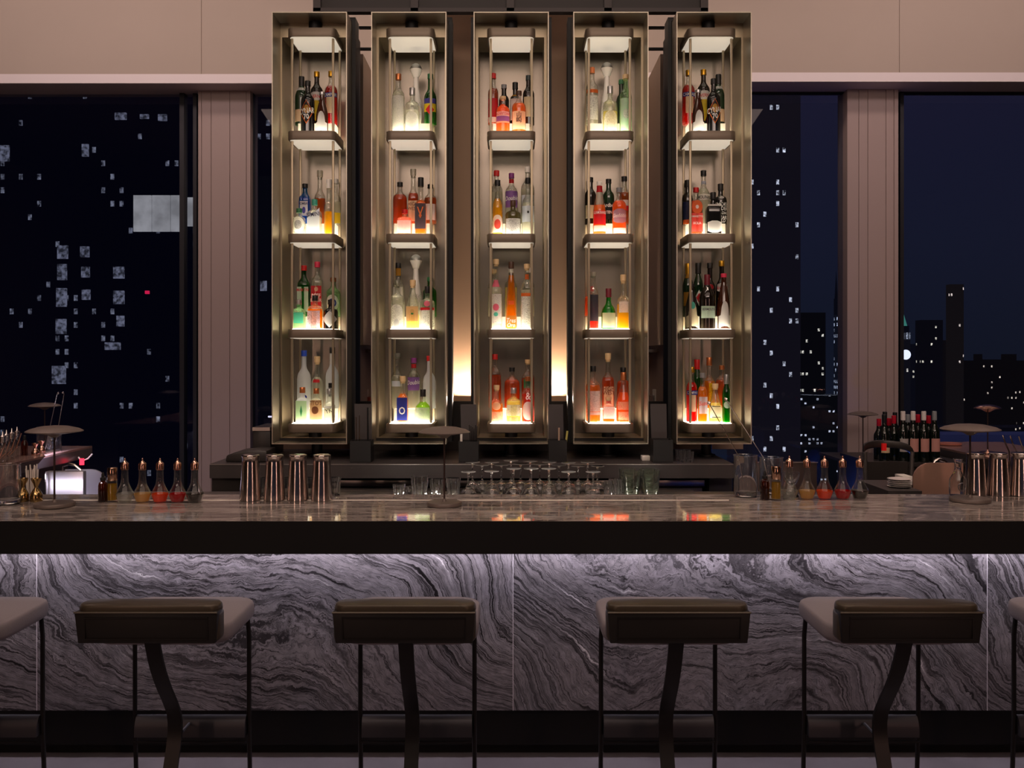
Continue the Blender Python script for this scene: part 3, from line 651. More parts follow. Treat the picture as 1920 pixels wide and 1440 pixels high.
# rows: x pixel, top pixel, row, width pixels, shape, glass, liquid, fill, cap, label layers, lettering, description, options
W_='white'
def cynar(d): return (26,'std','black',None,0,'black',[('d','orange',.16,.62,58),('d','black',.185,.595,50),('o','gold',.36,.52,24)],[('CYNAR','white',.41,1.3,.14,0,1.5),('70','white',.30,.4,.14)],d,{})
def averna(d): return (24,'std','dark',None,0,'gold',[('d','yellow',.05,.58,50),('h','white',.44,.6,60)],[('AVERNA','red',.515,1.35,.05)],d,{})
def campari(d): return (25,'std','clear','red',.72,'gold',[('r','blue',.50,.58,66),('r','cream',.2,.5,34)],[('CAMPARI','white',.54,1.35)],d,{})
def twin(d): return (23,'conic','brown',None,0,'silver',[('k','white',.0,.52,64)],[],d,{})
def clase(d): return (23,'vase','white',None,0,'bulb',[('r','s:slate:white',.08,.36,70)],[],d,{})
B={
(0,0):[(577,152,'F')+cynar('black bottle with orange diamond label'),(604,173,'F')+twin('brown bottle with white keyhole label'),
 (565,144,'B',25,'wine','dgreen',None,0,'black',[('r','white',.70,.76),('r','warm',.05,.3)],[],'dark green bottle with white neck band',{}),
 (594,135,'B')+averna('dark bottle with gold foil cap'),(621,134,'B')+campari('bright red aperitif bottle')],
(0,1):[(561,391,'F',24,'squat','clear','water',.5,'green',[('o','white',.08,.66,66),('o','s:black:grey',.2,.54,34)],[],'small round-labelled clear bottle with green top',{}),
 (590,374,'F',29,'squat','clear','water',.5,'teal',[('t','bluew',.03,.74,60)],[('BIMINI','navy',.56,1.3,.12)],'square clear bottle with slanted lilac label',{'sq':1}),
 (617,337,'F',19,'dec','clear','yellow',.42,'white',[],[],'slim yellow bottle',{}),
 (572,345,'B',24,'std','blue','blue',.66,'black',[('r','white',.2,.56,45),('o','violet',.26,.42,20)],[('BOMBAY','navy',.5,1.0)],'sky blue gin bottle',{'sq':1}),
 (600,320,'B',21,'dec','clear','whisky',.48,'clearcap',[],[],'round amber bottle with tall crystal stopper',{}),
 (629,336,'B',22,'tall','clear','water',.5,'white',[('r','yellow',.02,.25)],[],'clear bottle with pale cap beside the right post',{})],
(0,2):[(560,562,'F',28,'squat','pgreen','water',.5,'silver',[('r','turq',.2,.56,60)],[],'pale bottle with turquoise label',{'sq':1}),
 (591,554,'F',31,'squat','clear','gold',.6,'black',[('r','s:slate:bluew',.04,.54,56)],[],'squat amber apothecary bottle with drawing on white label',{'sq':.6}),
 (620,562,'F',28,'squat','black',None,0,'black',[('d','white',.05,.62,66)],[],'squat black bottle with white diamond label',{}),
 (570,498,'B',26,'std','green','green',.66,'red',[('r','mint',.1,.58,64)],[('MARTIN','red',.52,1.2)],'green gin bottle with red cap',{'sq':.7}),
 (595,491,'B',24,'std','clear','water',.66,'pinkred',[('r','red',.16,.56,60),('o','warm',.46,.54,22)],[('BEEF','white',.38,.7),('EATER','white',.3,.9)],'clear gin bottle with red label and red cap',{'sq':.7}),
 (625,521,'B',26,'std','pgreen','water',.6,'copper',[('o','white',.14,.56,58),('o','blue',.24,.46,36),('o','bluew',.28,.42,26)],[],'pale green bottle with round blue and white label',{})],
(0,3):[(567,726,'F',25,'squat','frost','water',.6,'copper',[('r','palegreen',.03,.62,64),('d','green',.16,.5,14)],[],'pale green bottle with leaf mark',{'sq':1}),
 (593,728,'F',24,'squat','clear','water',.6,'copper',[('r','tan',.10,.66,66),('o','brown',.26,.48,32)],[('TITO\'S','brown',.58,1.2)],'clear vodka bottle with tan label',{}),
 (618,729,'F',22,'dec','clear','water',.5,'silver',[('r','grey',.42,.5,60)],[('YK','black',.36,.6,.3)],'plain clear bottle with black brush mark',{'sq':.8}),
 (570,657,'B',26,'tall','frost','water',.7,'blue',[('o','blue',.16,.24,26,.2)],[],'frosted white vodka bottle with blue cap',{}),
 (595,668,'B',23,'dec','clear','water',.6,'cork',[('r','red',.50,.56,34)],[],'clear bottle with red seal and cork top',{}),
 (623,651,'B',25,'tall','frost','water',.6,'black',[('r','white',.72,.88,60),('r','black',.34,.42,22),('r','slate',.2,.33,22)],[],'frosted white vodka bottle with black marks',{})],
(1,0):[(747,139,'F',24,'std','clear','water',.7,'copper',[('r','s:grey:white',.03,.62,60)],[],'clear bottle with copper top and embossed label',{}),
 (773,165,'F',28,'squat','clear','water',.5,'silver',[('a','s:grey:white',.02,.46,60),('o','white',.0,.2,26)],[],'round clear bottle with arched silver label',{}),
 (780,119,'B')+clase('white porcelain bottle with bulb stopper'),
 (810,139,'B',24,'tall','green','green',.6,'green',[('r','violet',.40,.5,62),('r','yellow',.24,.4,62),('d','red',.18,.38,40)],[],'bright green bottle with violet and yellow label',{})],
(1,1):[(759,393,'F',33,'squat','clear','pink',.66,'red',[('r','s:grey:white',.06,.54,58)],[],'squat pink bottle with white label',{'sq':1}),
 (789,333,'F',25,'dec','clear','amber',.6,'black',[('r','slate',.10,.54,64),('d','orange',.28,.38,18)],[('V','orange',.40,.5)],'amber bottle with slate grey label',{'sq':1}),
 (750,342,'B',27,'std','clear','redamber',.7,'black',[],[],'round shouldered red brown bottle with black cap',{}),
 (775,317,'B',22,'dec','clear','redamber',.56,'clearcap',[('r','cream',.05,.42,56)],[('HIGH','brown',.36,.95),('WEST','brown',.28,.95)],'amber bottle with crystal ball stopper',{'sq':.6}),
 (811,346,'B',24,'std','clear','whisky',.66,'black',[('r','white',.1,.5,56)],[],'dark amber bottle with white label beside the post',{})],
(1,2):[(745,525,'F',28,'squat','clear','water',.5,'clearcap',[('a','s:slate:white',.02,.5,60),('o','grey',.04,.2,22)],[],'clear tequila bottle with arched engraved label',{}),
 (774,525,'F',28,'erl','clear','pale',.3,'cork',[('r','tan',.16,.46,60),('o','green',.29,.33,14)],[],'flared clear bottle with tan label',{'sq':.5}),
 (806,537,'F',29,'squat','clear','water',.5,'black',[('r','s:black:white',.05,.5,64),('r','red',.44,.5,64),('o','pink',.52,.66,24)],[],'clear bottle with red band and black figures',{}),
 (747,493,'B',24,'tall','clear','water',.6,'black',[('r','white',.15,.55,50),('r','gold',.76,.92,70)],[],'tall clear bottle with amber neck foil',{}),
 (780,477,'B')+clase('white porcelain bottle with bulb stopper'),
 (814,520,'B',26,'std','green','green',.7,'green',[],[],'bright green bottle with green top',{})],
(1,3):[(755,705,'F',24,'dec','clear','gold',.62,'cork',[('r','blue',.05,.54,64)],[('O','white',.26,.5)],'amber bottle with blue label',{'sq':1}),
 (793,730,'F',31,'bell','clear','lime',.62,'black',[('r','s:grey:white',.03,.46,60)],[],'yellow green bottle with white label and dark cap',{}),
 (745,662,'B',22,'tall','clear','water',.6,'clearcap',[('r','bluew',.4,.5,60)],[],'tall clear bottle with crystal stopper',{}),
 (776,671,'B',25,'std','clear','water',.6,'purple',[('r','purple',.36,.62,60),('r','pinkred' if 0 else 'red',.80,.88,70)],[('Double','white',.52,1.2,.08,.3)],'clear bottle with purple label and purple cap',{}),
 (805,667,'B',24,'tall','frost','water',.6,'red',[],[],'frosted white bottle with red swing top',{})],
(2,0):[(943,181,'F',27,'std','clear','orange',.78,'cork',[('r','white',.44,.56,60),('r','purple',.30,.44,60),('r','warm',.26,.30,60)],[('AUCHENTOSHAN','red',.50,1.45,0,0,2.2)],'orange whisky bottle with red and purple label',{}),
 (973,171,'F',27,'std','clear','amber',.7,'brown',[('r','cream',.08,.5,62)],[('山','black',.42,.32,0,0,1),('崎','black',.3,.4,0,0,1)],'amber whisky bottle with cream label and black brush characters',{}),
 (924,138,'B',20,'std','clear','redamber',.7,'red',[('r','red',.14,.5,60),('r','white',.04,.14,60)],[],'tall amber bottle with red cap and red label',{}),
 (945,159,'B',19,'std','dark',None,0,'grey',[],[],'dark bottle with grey cap',{}),(966,155,'B',20,'squat','dark',None,0,'black',[('r','gold',.66,.7,80),('r','white',.1,.6,60)],[],'dark bottle with black cap and gold band',{}),
 (991,142,'B',22,'std','dark',None,0,'slate',[('r','cream',.15,.55,50)],[],'dark bottle with slate green cap',{})],
(2,1):[(933,338,'F',20,'tall','clear','yellow',.66,'black',[('a','white',.04,.36,62),('o','ltred',.1,.28,36)],[],'yellow bottle with pink and white label',{}),
 (962,376,'F',30,'squat','olive',None,0,'brown',[('r','s:slate:white',.02,.46,62)],[],'squat olive brown bottle with drawing on white label',{}),
 (990,334,'F',25,'tall','clear','water',.56,'black',[('r','bluew',.22,.5,60),('d','black',.36,.42,10)],[],'clear bottle with black cap and small insect mark',{}),
 (931,320,'B',24,'std','clear','water',.6,'red',[],[],'clear swing-top bottle with red stopper',{}),
 (959,325,'B',25,'std','clear','water',.6,'purple',[('r','purple',.32,.64,60),('r','red',.80,.88,70)],[('Double','white',.5,1.2,.08,.3)],'clear bottle with purple label and purple cap',{}),
 (991,313,'B',26,'std','clear','water',.6,'white',[('r','bluew',.1,.5,60)],[],'tall clear bottle with white cap',{})],
(2,2):[(930,486,'F',24,'tall','clear','water',.6,'cork',[('r','s:lilac:white',.08,.5,60),('o','pink',.26,.36,28),('o','turq',.18,.24,20),('r','pink',.60,.7,40)],[],'clear bottle with pink neck label and pink elephant mark',{}),
 (958.5,491,'F',25,'cone','clear','gold',.8,'brown',[('r','orange',.36,.42,30),('r','gold',.0,.2,50)],[('Tres','white',.13,.7,0,.2),('Oro','white',.06,.6,0,.2)],'tapering amber bottle with dark cap',{'sq':.6}),
 (988,495,'F',24,'std','clear','water',.6,'cork',[('r','s:slate:white',.05,.5,60),('r','orange',.50,.55,62),('r','orange',.76,.84,40)],[],'clear bottle with orange band and black script',{}),
 (924,505,'B',22,'std','clear','water',.6,'cork',[],[],'plain clear bottle behind the left post',{}),
 (958,502,'B',24,'std','clear','pale',.6,'white',[],[],'plain clear bottle behind the tapering amber one',{}),
 (993,502,'B',22,'std','clear','water',.6,'white',[],[],'plain clear bottle behind the right post',{})],
(2,3):[(931,722,'F',25,'dec','clear','amber',.5,'cork',[('o','cream',.34,.56,40),('r','s:red:cream',.03,.3,60)],[],'amber bottle with round cream seal',{}),
 (963,727,'F',31,'squat','clear','pale',.62,'silver',[('r','s:slate:white',.20,.52,62),('r','s:red:warm',.04,.18,40)],[],'short bottle with white label and slanted print',{'sq':.5}),
 (993,706,'F',26,'std','clear','rose',.62,'copper',[('o','white',.06,.46,56)],[('&','white',.58,.4)],'red bottle with round white label',{}),
 (928,664,'B',25,'std','clear','redamber',.62,'red',[],[],'amber bottle with tall red cap',{}),
 (960,689,'B',30,'std','clear','redamber',.7,'black',[],[],'round shouldered red amber bottle with black cap',{}),
 (992,674,'B',25,'std','clear','redamber',.62,'cork',[('r','green',.42,.6,40)],[],'red amber bottle with green label and cork top',{})],
(3,0):[(1144,162,'F',28,'squat','clear','pale',.46,'silver',[('a','s:slate:white',.02,.46,60),('o','white',.0,.2,26)],[],'round clear bottle with arched silver label',{}),
 (1173,140,'F',23,'std','pgreen','water',.6,'cork',[('r','s:grey:mint',.04,.58,60),('o','s:slate:white',.24,.4,30)],[],'pale green bottle with cork top',{}),
 (1110,127,'B',24,'std','clear','water',.6,'orange',[('r','s:black:white',.08,.5,60),('r','orange',.54,.6,60)],[],'clear bottle with orange cap and orange band',{}),
 (1138,117,'B')+clase('white porcelain bottle with bulb stopper'),
 (1165,150,'B',20,'tall','dgreen',None,0,'green',[],[],'dark green bottle behind the pale green one',{})],
(3,1):[(1124,341,'F',25,'conic','clear','amber',.56,'white',[('r','red',.19,.45,62),('r','white',.06,.17,62),('r','red',.8,.92,80)],[('GLENMORANGIE','white',.41,1.4,0,0,2)],'amber bottle with red label and white base band',{}),
 (1161,352,'F',27,'std','clear','orange',.72,'grey',[('h','lilac',.24,.54,60),('r','white',.03,.14,58)],[('Glenfiddich','white',.4,1.35,.03,.25,1.5)],'orange bottle with lilac shield label',{}),
 (1107,333,'B',22,'std','dark',None,0,'black',[('r','cream',.12,.4,60)],[],'dark brown bottle with cream label',{}),
 (1141,336,'B',22,'std','dgreen',None,0,'black',[('r','black',.1,.46,64)],[('Ardbeg','white',.4,1.2),('TEN','white',.26,.5)],'green glass bottle with black cap and black label',{}),
 (1173,331,'B',21,'std','clear','whisky',.66,'black',[('r','white',.38,.5,60),('r','red',.28,.38,60)],[],'amber bottle with white and red label',{})],
(3,2):[(1112,510,'F',21,'std','clear','rose',.55,'clearcap',[('r','slate',.14,.6,60)],[],'red bottle with dark label and swing stopper',{}),
 (1141,541,'F',32,'bell','green','lime',.4,'maroon',[('r','cream',.03,.40,60)],[],'green bell shaped whisky bottle with cream label',{}),
 (1174,515,'F',33,'dec','clear','yellow',.46,'cork',[('r','s:grey:white',.30,.50,50)],[],'wide pale yellow bottle with white label and cork',{'sq':1}),
 (1108,537,'B',25,'squat','clear','orange',.7,'red',[],[],'orange red bottle behind the left post',{})],
(3,3):[(1112,686,'F',28,'std','clear','amber',.66,'black',[('r','s:slate:white',.2,.56,60),('r','grey',.14,.19,60)],[],'amber bourbon bottle with white label',{}),
 (1141,744,'F',26,'squat','clear','orange',.5,'cork',[('r','s:grey:white',.16,.62,64)],[],'short orange bottle with white label',{'sq':1}),
 (1169,698,'F',28,'erl','clear','orange',.6,'copper',[('r','s:red:warm',.26,.42,56),('r','s:red:warm',.06,.22,50)],[],'conical orange bottle with red print',{}),
 (1140,662,'B',26,'dec','clear','redamber',.56,'cork',[('r','cream',.03,.40,50),('r','red',.1,.14,24)],[('HIGH','brown',.36,.95),('WEST','brown',.29,.95)],'amber bottle with cream label and tall corked neck',{'sq':.6}),
 (1172,689,'B',25,'squat','clear','redamber',.7,'black',[],[],'dark amber bottle with black cap',{})],
(4,0):[(1309,169,'F')+twin('brown bottle with white keyhole label'),(1338,148,'F')+cynar('black bottle with orange diamond label'),
 (1290,132,'B')+campari('bright red aperitif bottle'),(1319,131,'B')+averna('dark bottle with gold foil cap'),
 (1347,140,'B',23,'wine','dgreen',None,0,'black',[('r','white',.70,.76),('r','warm',.05,.3)],[],'dark green bottle with white neck band',{})],
(4,1):[(1305,352,'F',26,'std','clear','redamber',.72,'red',[('r','ltred',.06,.45,62),('o','orange',.44,.72,58),('o','white',.54,.62,18)],[('AMARETTO','white',.38,1.3),('SICILIA','white',.24,.6)],'orange red bottle with round orange seal',{'sq':.7}),
 (1337,361,'F',33,'squat','black',None,0,'black',[('h','white',.04,.32,64),('r','white',.66,.7,60)],[],'square black bottle with white hexagon label',{'sq':1}),
 (1288,338,'B',21,'squat','dark',None,0,'black',[('r','navy',.1,.5,60),('r','orange',.0,.1,60)],[],'dark bottle with blue label beside the left post',{}),
 (1319,320,'B',26,'tall','clear','water',.66,'black',[('r','white',.44,.55,64),('r','bluew',.74,.8,70)],[('MOLINARI','black',.495,1.45)],'clear anise bottle with black cap',{}),
 (1351,345,'B',24,'squat','black',None,0,'black',[('o','white',.62,.7,26)],[('SMOKE','white',.48,1.1),('ORDER','white',.38,1.1),('CORDIAL','white',.27,1.1),('7 YEARS','white',.16,1.1),('OLD','white',.08,.6)],'black bottle with lines of white print',{})],
(4,2):[(1294,532,'F',25,'conic','dark',None,0,'black',[('k','cream',.0,.6,64),('o','turq',.44,.6,22)],[],'dark bottle with cream keyhole label and teal seal',{}),
 (1326,515,'F',30,'wine','dark',None,0,'maroon',[('r','mint',.2,.42,58)],[('VERMOUTH','slate',.36,.9)],'dark wine bottle with pale green label',{}),
 (1357,513,'F',24,'conic','brown',None,0,'pinkred',[('k','white',.0,.5,64)],[],'brown bottle with white keyhole label and pink cap',{}),
 (1287,494,'B',23,'wine','dgreen',None,0,'gold',[('r','gold',.2,.46,60),('r','gold',.72,.84,60)],[],'green bottle with gold label beside the left post',{}),
 (1309,493,'B',21,'wine','dgreen',None,0,'black',[('d','white',.2,.5,50),('d','red',.26,.44,34)],[],'dark green bottle with red and white diamond label',{}),
 (1331,493,'B',21,'tall','dark',None,0,'black',[('o','red',.50,.6,30),('d','red',.0,.46,40)],[],'dark bottle with red dot and red label',{}),
 (1353,489,'B',22,'tall','dark',None,0,'gold',[('d','yellow',.05,.58,50),('h','white',.44,.6,60)],[('AVERNA','red',.515,1.35,.05)],'dark bottle with gold foil cap',{})],
(4,3):[(1293,688,'F')+campari('bright red aperitif bottle'),
 (1317,699,'F',23,'std','clear','gold',.72,'grey',[('r','bluew',.18,.52,64)],[('Suze','ltred',.39,1.2,.08,.3)],'yellow bottle with grey cap and red script',{'sq':.5}),
 (1341,719,'F',25,'erl','clear','pale',.5,'cork',[('r','white',.12,.44,62),('r','black',.41,.43,40),('r','black',.13,.15,40)],[],'flared pale yellow bottle with white label',{}),
 (1362,702,'F',16,'wine','green','green',.6,'silver',[('o','mint',.3,.44,50)],[],'slim green bottle with silver cap',{}),
 (1307,674,'B',22,'wine','green','green',.6,'red',[],[],'green bottle with bright red cap',{}),
 (1330,670,'B',24,'dec','clear','gold',.54,'copper',[('r','s:black:yellow',.1,.5,14)],[],'ornate golden bottle with narrow printed strip',{}),
 (1353,685,'B',23,'std','clear','orange',.66,'copper',[],[],'amber bottle with copper cap',{})],
}
# a front-row pair closer than their widths steps back a little instead of touching
for (t,s),rows in B.items():
    for row in ('F','B'):
        rr=sorted([b for b in rows if b[2]==row],key=lambda b:b[0])
        D=5.186 if row=='F' else 5.285
        px=[b[0] for b in rr]; w=[b[3] for b in rr]
        xs=[WX(p,D) for p in px]; Rs=[q/2*D/F*.98 for q in w]
        for _ in range(12):
            for i in range(len(xs)-1):
                g=Rs[i]+Rs[i+1]+.0015-(xs[i+1]-xs[i])
                if g>0: xs[i]-=g/2; xs[i+1]+=g/2
        lim=.134
        for i in range(len(xs)):
            c=TCX[t]; xs[i]=min(max(xs[i],c-lim+Rs[i]),c+lim-Rs[i])
        for _ in range(6):
            for i in range(len(xs)-1):
                g=Rs[i]+Rs[i+1]+.001-(xs[i+1]-xs[i])
                if g>0: Rs[i]-=g/2; Rs[i+1]-=g/2
        for b,x,R in zip(rr,xs,Rs):
            z0=TZ[s]+.002+(0 if row=='F' else .0735)
            H=WZ(b[1],D)-z0
            Hc=max(.14,min(H,.40))
            opt=b[11]
            R=min(R,.0475)
            bottle(x,D,z0,Hc,R,b[4],b[5],b[6],b[7],b[8],b[9],b[10],b[11] if 0 else b[11],**{}) if 0 else bottle(x,D,z0,Hc,R,b[4],b[5],b[6],b[7],b[8],b[9],b[10],'%s on %s of %s'%(b[11],SN[s],TN[t]),None,**b[12])
# ================================================================== THINGS ON THE BAR
RG=real_glass('cut glassware','#ffffff',.02)
CLR=thin_glass('cruet glass','#f6f8f4',.13,.035,.02)
LAMPM=mat('taupe lamp metal','#70645e',.45,.25)
LAMPS=mat('lamp stem','#3a2a26',.4,.4)
def lamp(px,py_base,D,zb,h,rs,rb,label,shadecol=LAMPM):
    x=WX(px,D); r=empty('table_lamp',(x,D,zb),label,'lamp')
    MB().lathe([(0,0),(rb*.93,0),(rb,.003),(rb,.013),(rb*.97,.017),(.01,.019),(.004,.03)],40).build('base',shadecol,r,smooth=True)
    MB().lathe([(.004,.018),(.004,h-.02)],10).build('stem',LAMPS,r,smooth=True)
    S=[(.012,h-.03),(.03,h-.018),(rs*.6,h-.012),(rs,h-.006),(rs,h-.003),(rs*.85,h+.006),(rs*.5,h+.016),(0,h+.021)]
    MB().lathe(S,40).build('shade',shadecol,r,smooth=True)
    return r
lamp(833,941,3.86,BT,.315,.108,.074,'taupe dish table lamp standing in the middle of the bar top')
lamp(102,941,3.84,BT,.32,.112,.081,'taupe dish table lamp at the left end of the bar top')
lamp(1819,933,3.97,BT,.318,.121,.083,'taupe dish table lamp in front of the right mixing tins')
lamp(84,0,6.34,BT,.29,.105,.07,'small dish lamp far back on the left side counter')
# cruets
def cruet(px,base,liq,label,grp,h=.190):
    D=(EZ-BT)*F/(base-HY); x=WX(px,D)
    r=empty('bitters_bottle',(x,D,BT+.0005),label,'bottle',grp)
    P=[(0,0),(.025,0),(.027,.003),(.037,.033),(.038,.038),(.033,.048),(.019,.075),(.0145,.095),(.0135,.145)]
    P=[P[0],P[1]]+chaikin(P[2:],1)
    MB().lathe(P,28).build('flask',CLR,r,smooth=True)
    lv=.040
    q=[(max(0,a-.003),max(b,.005)) for a,b in P if b<=lv]; q.append((.034 if lv>.038 else .036,lv))
    cols={'clear':('water',.2),'straw':('pale',.4),'orange':('orange',.5),'red':('red',.5),'dark':None}[liq]
    if liq=='dark': m=mat('dark bitters','#1c0f0a',.2)
    elif liq=='red': m=liquid('liquid deep red','#d80c14',.8)
    elif liq=='orange': m=liquid('liquid bitters orange','#ff6a20',.75)
    elif liq=='straw': m=liquid('liquid straw','#f4cf8c',.6)
    else: m=liquid('liquid clear','#f0f0ee',.2)
    MB().lathe(q,24).build('liquid',m,r,smooth=True)
    c=MB().lathe([(.0145,.140),(.0165,.142),(.0165,.166),(.015,.170),(.007,.176),(.0035,.180),(.0045,.184),(.002,h),(0,h+.001)],20).build('dasher_top',COPPER,r,smooth=True)
    return r
g='bitters bottles in two rows of five'
for px,l,t in ((234,'clear','clear bitters bottle, first of the left row, beside the glass cylinder'),(267,'straw','bitters bottle with straw yellow liquid in the left row'),(300,'orange','bitters bottle with orange liquid in the left row'),(333,'red','bitters bottle with deep red liquid in the left row'),(365,'dark','bitters bottle with dark brown liquid ending the left row')):
    cruet(px,942,l,t,g)
for px,l,t in ((1480,'clear','clear bitters bottle, first of the right row, before a curvy glass'),(1513,'straw','bitters bottle with straw amber liquid in the right row'),(1546,'orange','bitters bottle with orange liquid in the right row'),(1580,'red','bitters bottle with deep red liquid in the right row'),(1612,'dark','bitters bottle with black liquid ending the right row')):
    cruet(px,936,l,t,g)
def dropper(px,base,label):
    D=(EZ-BT)*F/(base-HY); x=WX(px,D); r=empty('dropper_bottle',(x,D,BT+.0005),label,'bottle')
    MB().lathe([(0,0),(.0185,0),(.0195,.003),(.0195,.07),(.017,.082),(.009,.088),(.009,.094)],24).build('flask',thin_glass('amber glass','#a85a1c',.2,.3),r,smooth=True)
    MB().lathe([(0,.004),(.017,.004),(.017,.05),(0,.05)],20).build('liquid',liquid('liquid brown','#8c3c0e',.6),r)
    MB().lathe([(.0115,.092),(.0115,.104),(.006,.106),(.0065,.118),(.003,.127),(0,.128)],16).build('dropper_cap',BLK,r,smooth=True)
dropper(193,941,'small amber dropper bottle left of the glass cylinder'); dropper(1434,937,'small amber dropper bottle in front of the mixing glasses')
def atom(px,base,label):
    D=(EZ-BT)*F/(base-HY); x=WX(px,D); r=empty('atomizer',(x,D,BT+.0005),label,'bottle')
    MB().lathe([(0,0),(.0215,0),(.0215,.09),(.0185,.096)],24).build('flask',CLR,r,smooth=True)
    MB().lathe([(0,.008),(.0185,.008),(.0185,.078),(0,.078)],20).build('liquid',liquid('liquid straw2','#e8c24c',.45),r)
    MB().lathe([(.0195,.092),(.0205,.094),(.0205,.146),(.019,.149),(0,.149)],24).build('cap',mat('rose gold cap','#c9a38c',.15,1),r,smooth=True)
atom(210.5,941,'glass cylinder bottle with copper cap beside the left dropper bottle'); atom(1455,938,'glass cylinder bottle with copper cap beside the right dropper bottle')
# mixing tins
def tin_prof(R1,R0,h): return [(0,h),(R1*.9,h),(R1,h-.002),(R1*1.03,h-.005),(R1*1.02,h-.009),(R1*.97,h-.013),(R1*.985,h-.03),(R0*.97,.03),(R0,.004),(R0,0),(R0*.96,.001),(R0*.95,.01),(0,h-.02)]
def tin(px,base,h,R1,R0,label):
    D=(EZ-BT)*F/(base-HY); x=WX(px,D)
    o=MB().lathe(tin_prof(R1,R0,h)[:10],40).build('mixing_tin',STEEL,smooth=True,loc=(x,D,BT+.0015)); tag(o,label,'shaker tin','upturned mixing tins on the bar')
for px,l in ((470,'upturned polished tin, leftmost of the four in a row on the bar'),(515,'upturned polished tin, second from left of the row of four'),(558.5,'upturned polished tin, third from left of the row of four'),(603.5,'upturned polished tin, rightmost of the row of four beside a cut glass')):
    tin(px,938,.199,.0375,.0475,l)
for px,l in ((1829,'upturned polished tin directly behind the right dish lamp'),(1872,'upturned polished tin, middle of the three at the right end'),(1913,'upturned polished tin at the right edge of the photo')):
    tin(px,929,.193,.0385,.0485,l)
# tumblers
def tumbler(name,x,D,z,h,r0,r1,label,group,rib=.05,m=RG,seg=28,cat='glass'):
    P=[(0,0),(r0*.94,0),(r0,.003),(r0,.01),(r1,h),(r1-.0025,h),(r0-.004,.014),(0,.012)]
    o=MB().lathe(P,seg,rib=rib).build(name,m,smooth=True,loc=(x,D,z)); return tag(o,label,cat,group)
for px,l in ((493,'cut glass tumbler in the gap between first and second tin'),(537,'cut glass tumbler in the gap between second and third tin'),(581,'cut glass tumbler in the gap between third and fourth tin'),(625,'cut glass tumbler right of the row of four tins')):
    tumbler('cut_tumbler',WX(px,4.12),4.125,BT,.085,.028,.034,l,'cut tumblers behind the tins',.12)
# glasses on the rail
RZ=1.0705
for px,w,top,D,l in ((748,24,908,4.25,'low cut tumbler left of the crystal tumblers'),(787,34,893,4.25,'largest clear tumbler left of the middle lamp'),(819,28,898,4.27,'crystal tumbler just left of the middle lamp stem'),(850,28,896,4.25,'crystal tumbler just right of the middle lamp stem'),(771,22,912,4.36,'small crystal tumbler behind the largest tumbler')):
    h=WZ(top,D)-RZ; r=w/2*D/F; tumbler('crystal_tumbler',WX(px,D),D,RZ,h,r*.8,r,l,'crystal tumblers by the middle lamp',.14)
def coupe_prof(h):
    # upturned: rim on the rail, foot in the air
    b=h*.42
    P=[(0,b-.004),(.011,b-.005),(.027,b*.72),(.0378,.02),(.039,.0),(.0402,.0),(.0392,.022),(.028,b*.78),(.012,b),(.005,b+.006),(.0036,b+.012),(.0036,h-.014),(.007,h-.006),(.033,h-.0025),(.035,h-.001),(.034,h),(0,h)]
    return P
co={}
def coupe(px,foot,D,label):
    h=round(WZ(foot,D)-RZ,3)
    o=MB().lathe(coupe_prof(h),28).build('coupe_glass',RG,smooth=True,loc=(WX(px,D),D,RZ)) ; tag(o,label,'glass','upturned coupe glasses in the middle of the rail')
lab_f='upturned coupe in the front rank of the glassware, %s'
for px,ft,q in ((878,884,'leftmost'),(922,883,'second from left'),(963,878,'third from left'),(996,878,'in the middle'),(1029,878,'fourth from right'),(1066,884,'second from right'),(1112,884,'rightmost')):
    coupe(px,ft,4.245,lab_f%q)
bk=[(886,866),(922,866),(958,863),(994,864),(1030,866),(1066,867),(1102,866)]
for i,(px,ft) in enumerate(bk):
    coupe(px,ft,4.34,'upturned coupe in the back rank of the glassware, number %d behind the front one'%(i+1) if 0 else 'upturned tall coupe in the back rank, '+('leftmost','second from left','third from left','fourth, in the middle','third from right','second from right','rightmost')[i])
for i,(px,ft) in enumerate(((904,871),(940,871),(976,869),(1012,870),(1048,872),(1084,873),(1120,873))):
    coupe(px,ft,4.425,'upturned coupe in the rearmost rank, '+('leftmost','second from left','third from left','fourth, in the middle','third from right','second from right','rightmost')[i])
for i,(px,top,D) in enumerate(((1140,902,4.25),(1158,898,4.25),(1149,897,4.31),(1166,900,4.315))):
    h=WZ(top,D)-RZ; tumbler('cut_glass',WX(px,D),D,RZ,h,.018,.0205,'small sparkling cut glass between coupes and tall tumblers, '+('front left','front right','back left','back right')[i],'small cut glasses right of the coupes',.16)
GG=real_glass('greenish tumbler glass','#fafffa',.02)
for i,(px,top,D) in enumerate(((1184,883,4.25),(1221,881,4.25),(1176,878,4.40),(1214,878,4.40))):
    h=WZ(top,D)-RZ; tumbler('tall_tumbler',WX(px,D),D,RZ,h,.034,.041,'tall greenish fluted tumbler, '+('front left','front right','back left','back right')[i]+' of four',
      'greenish fluted tumblers',.03,GG,36)
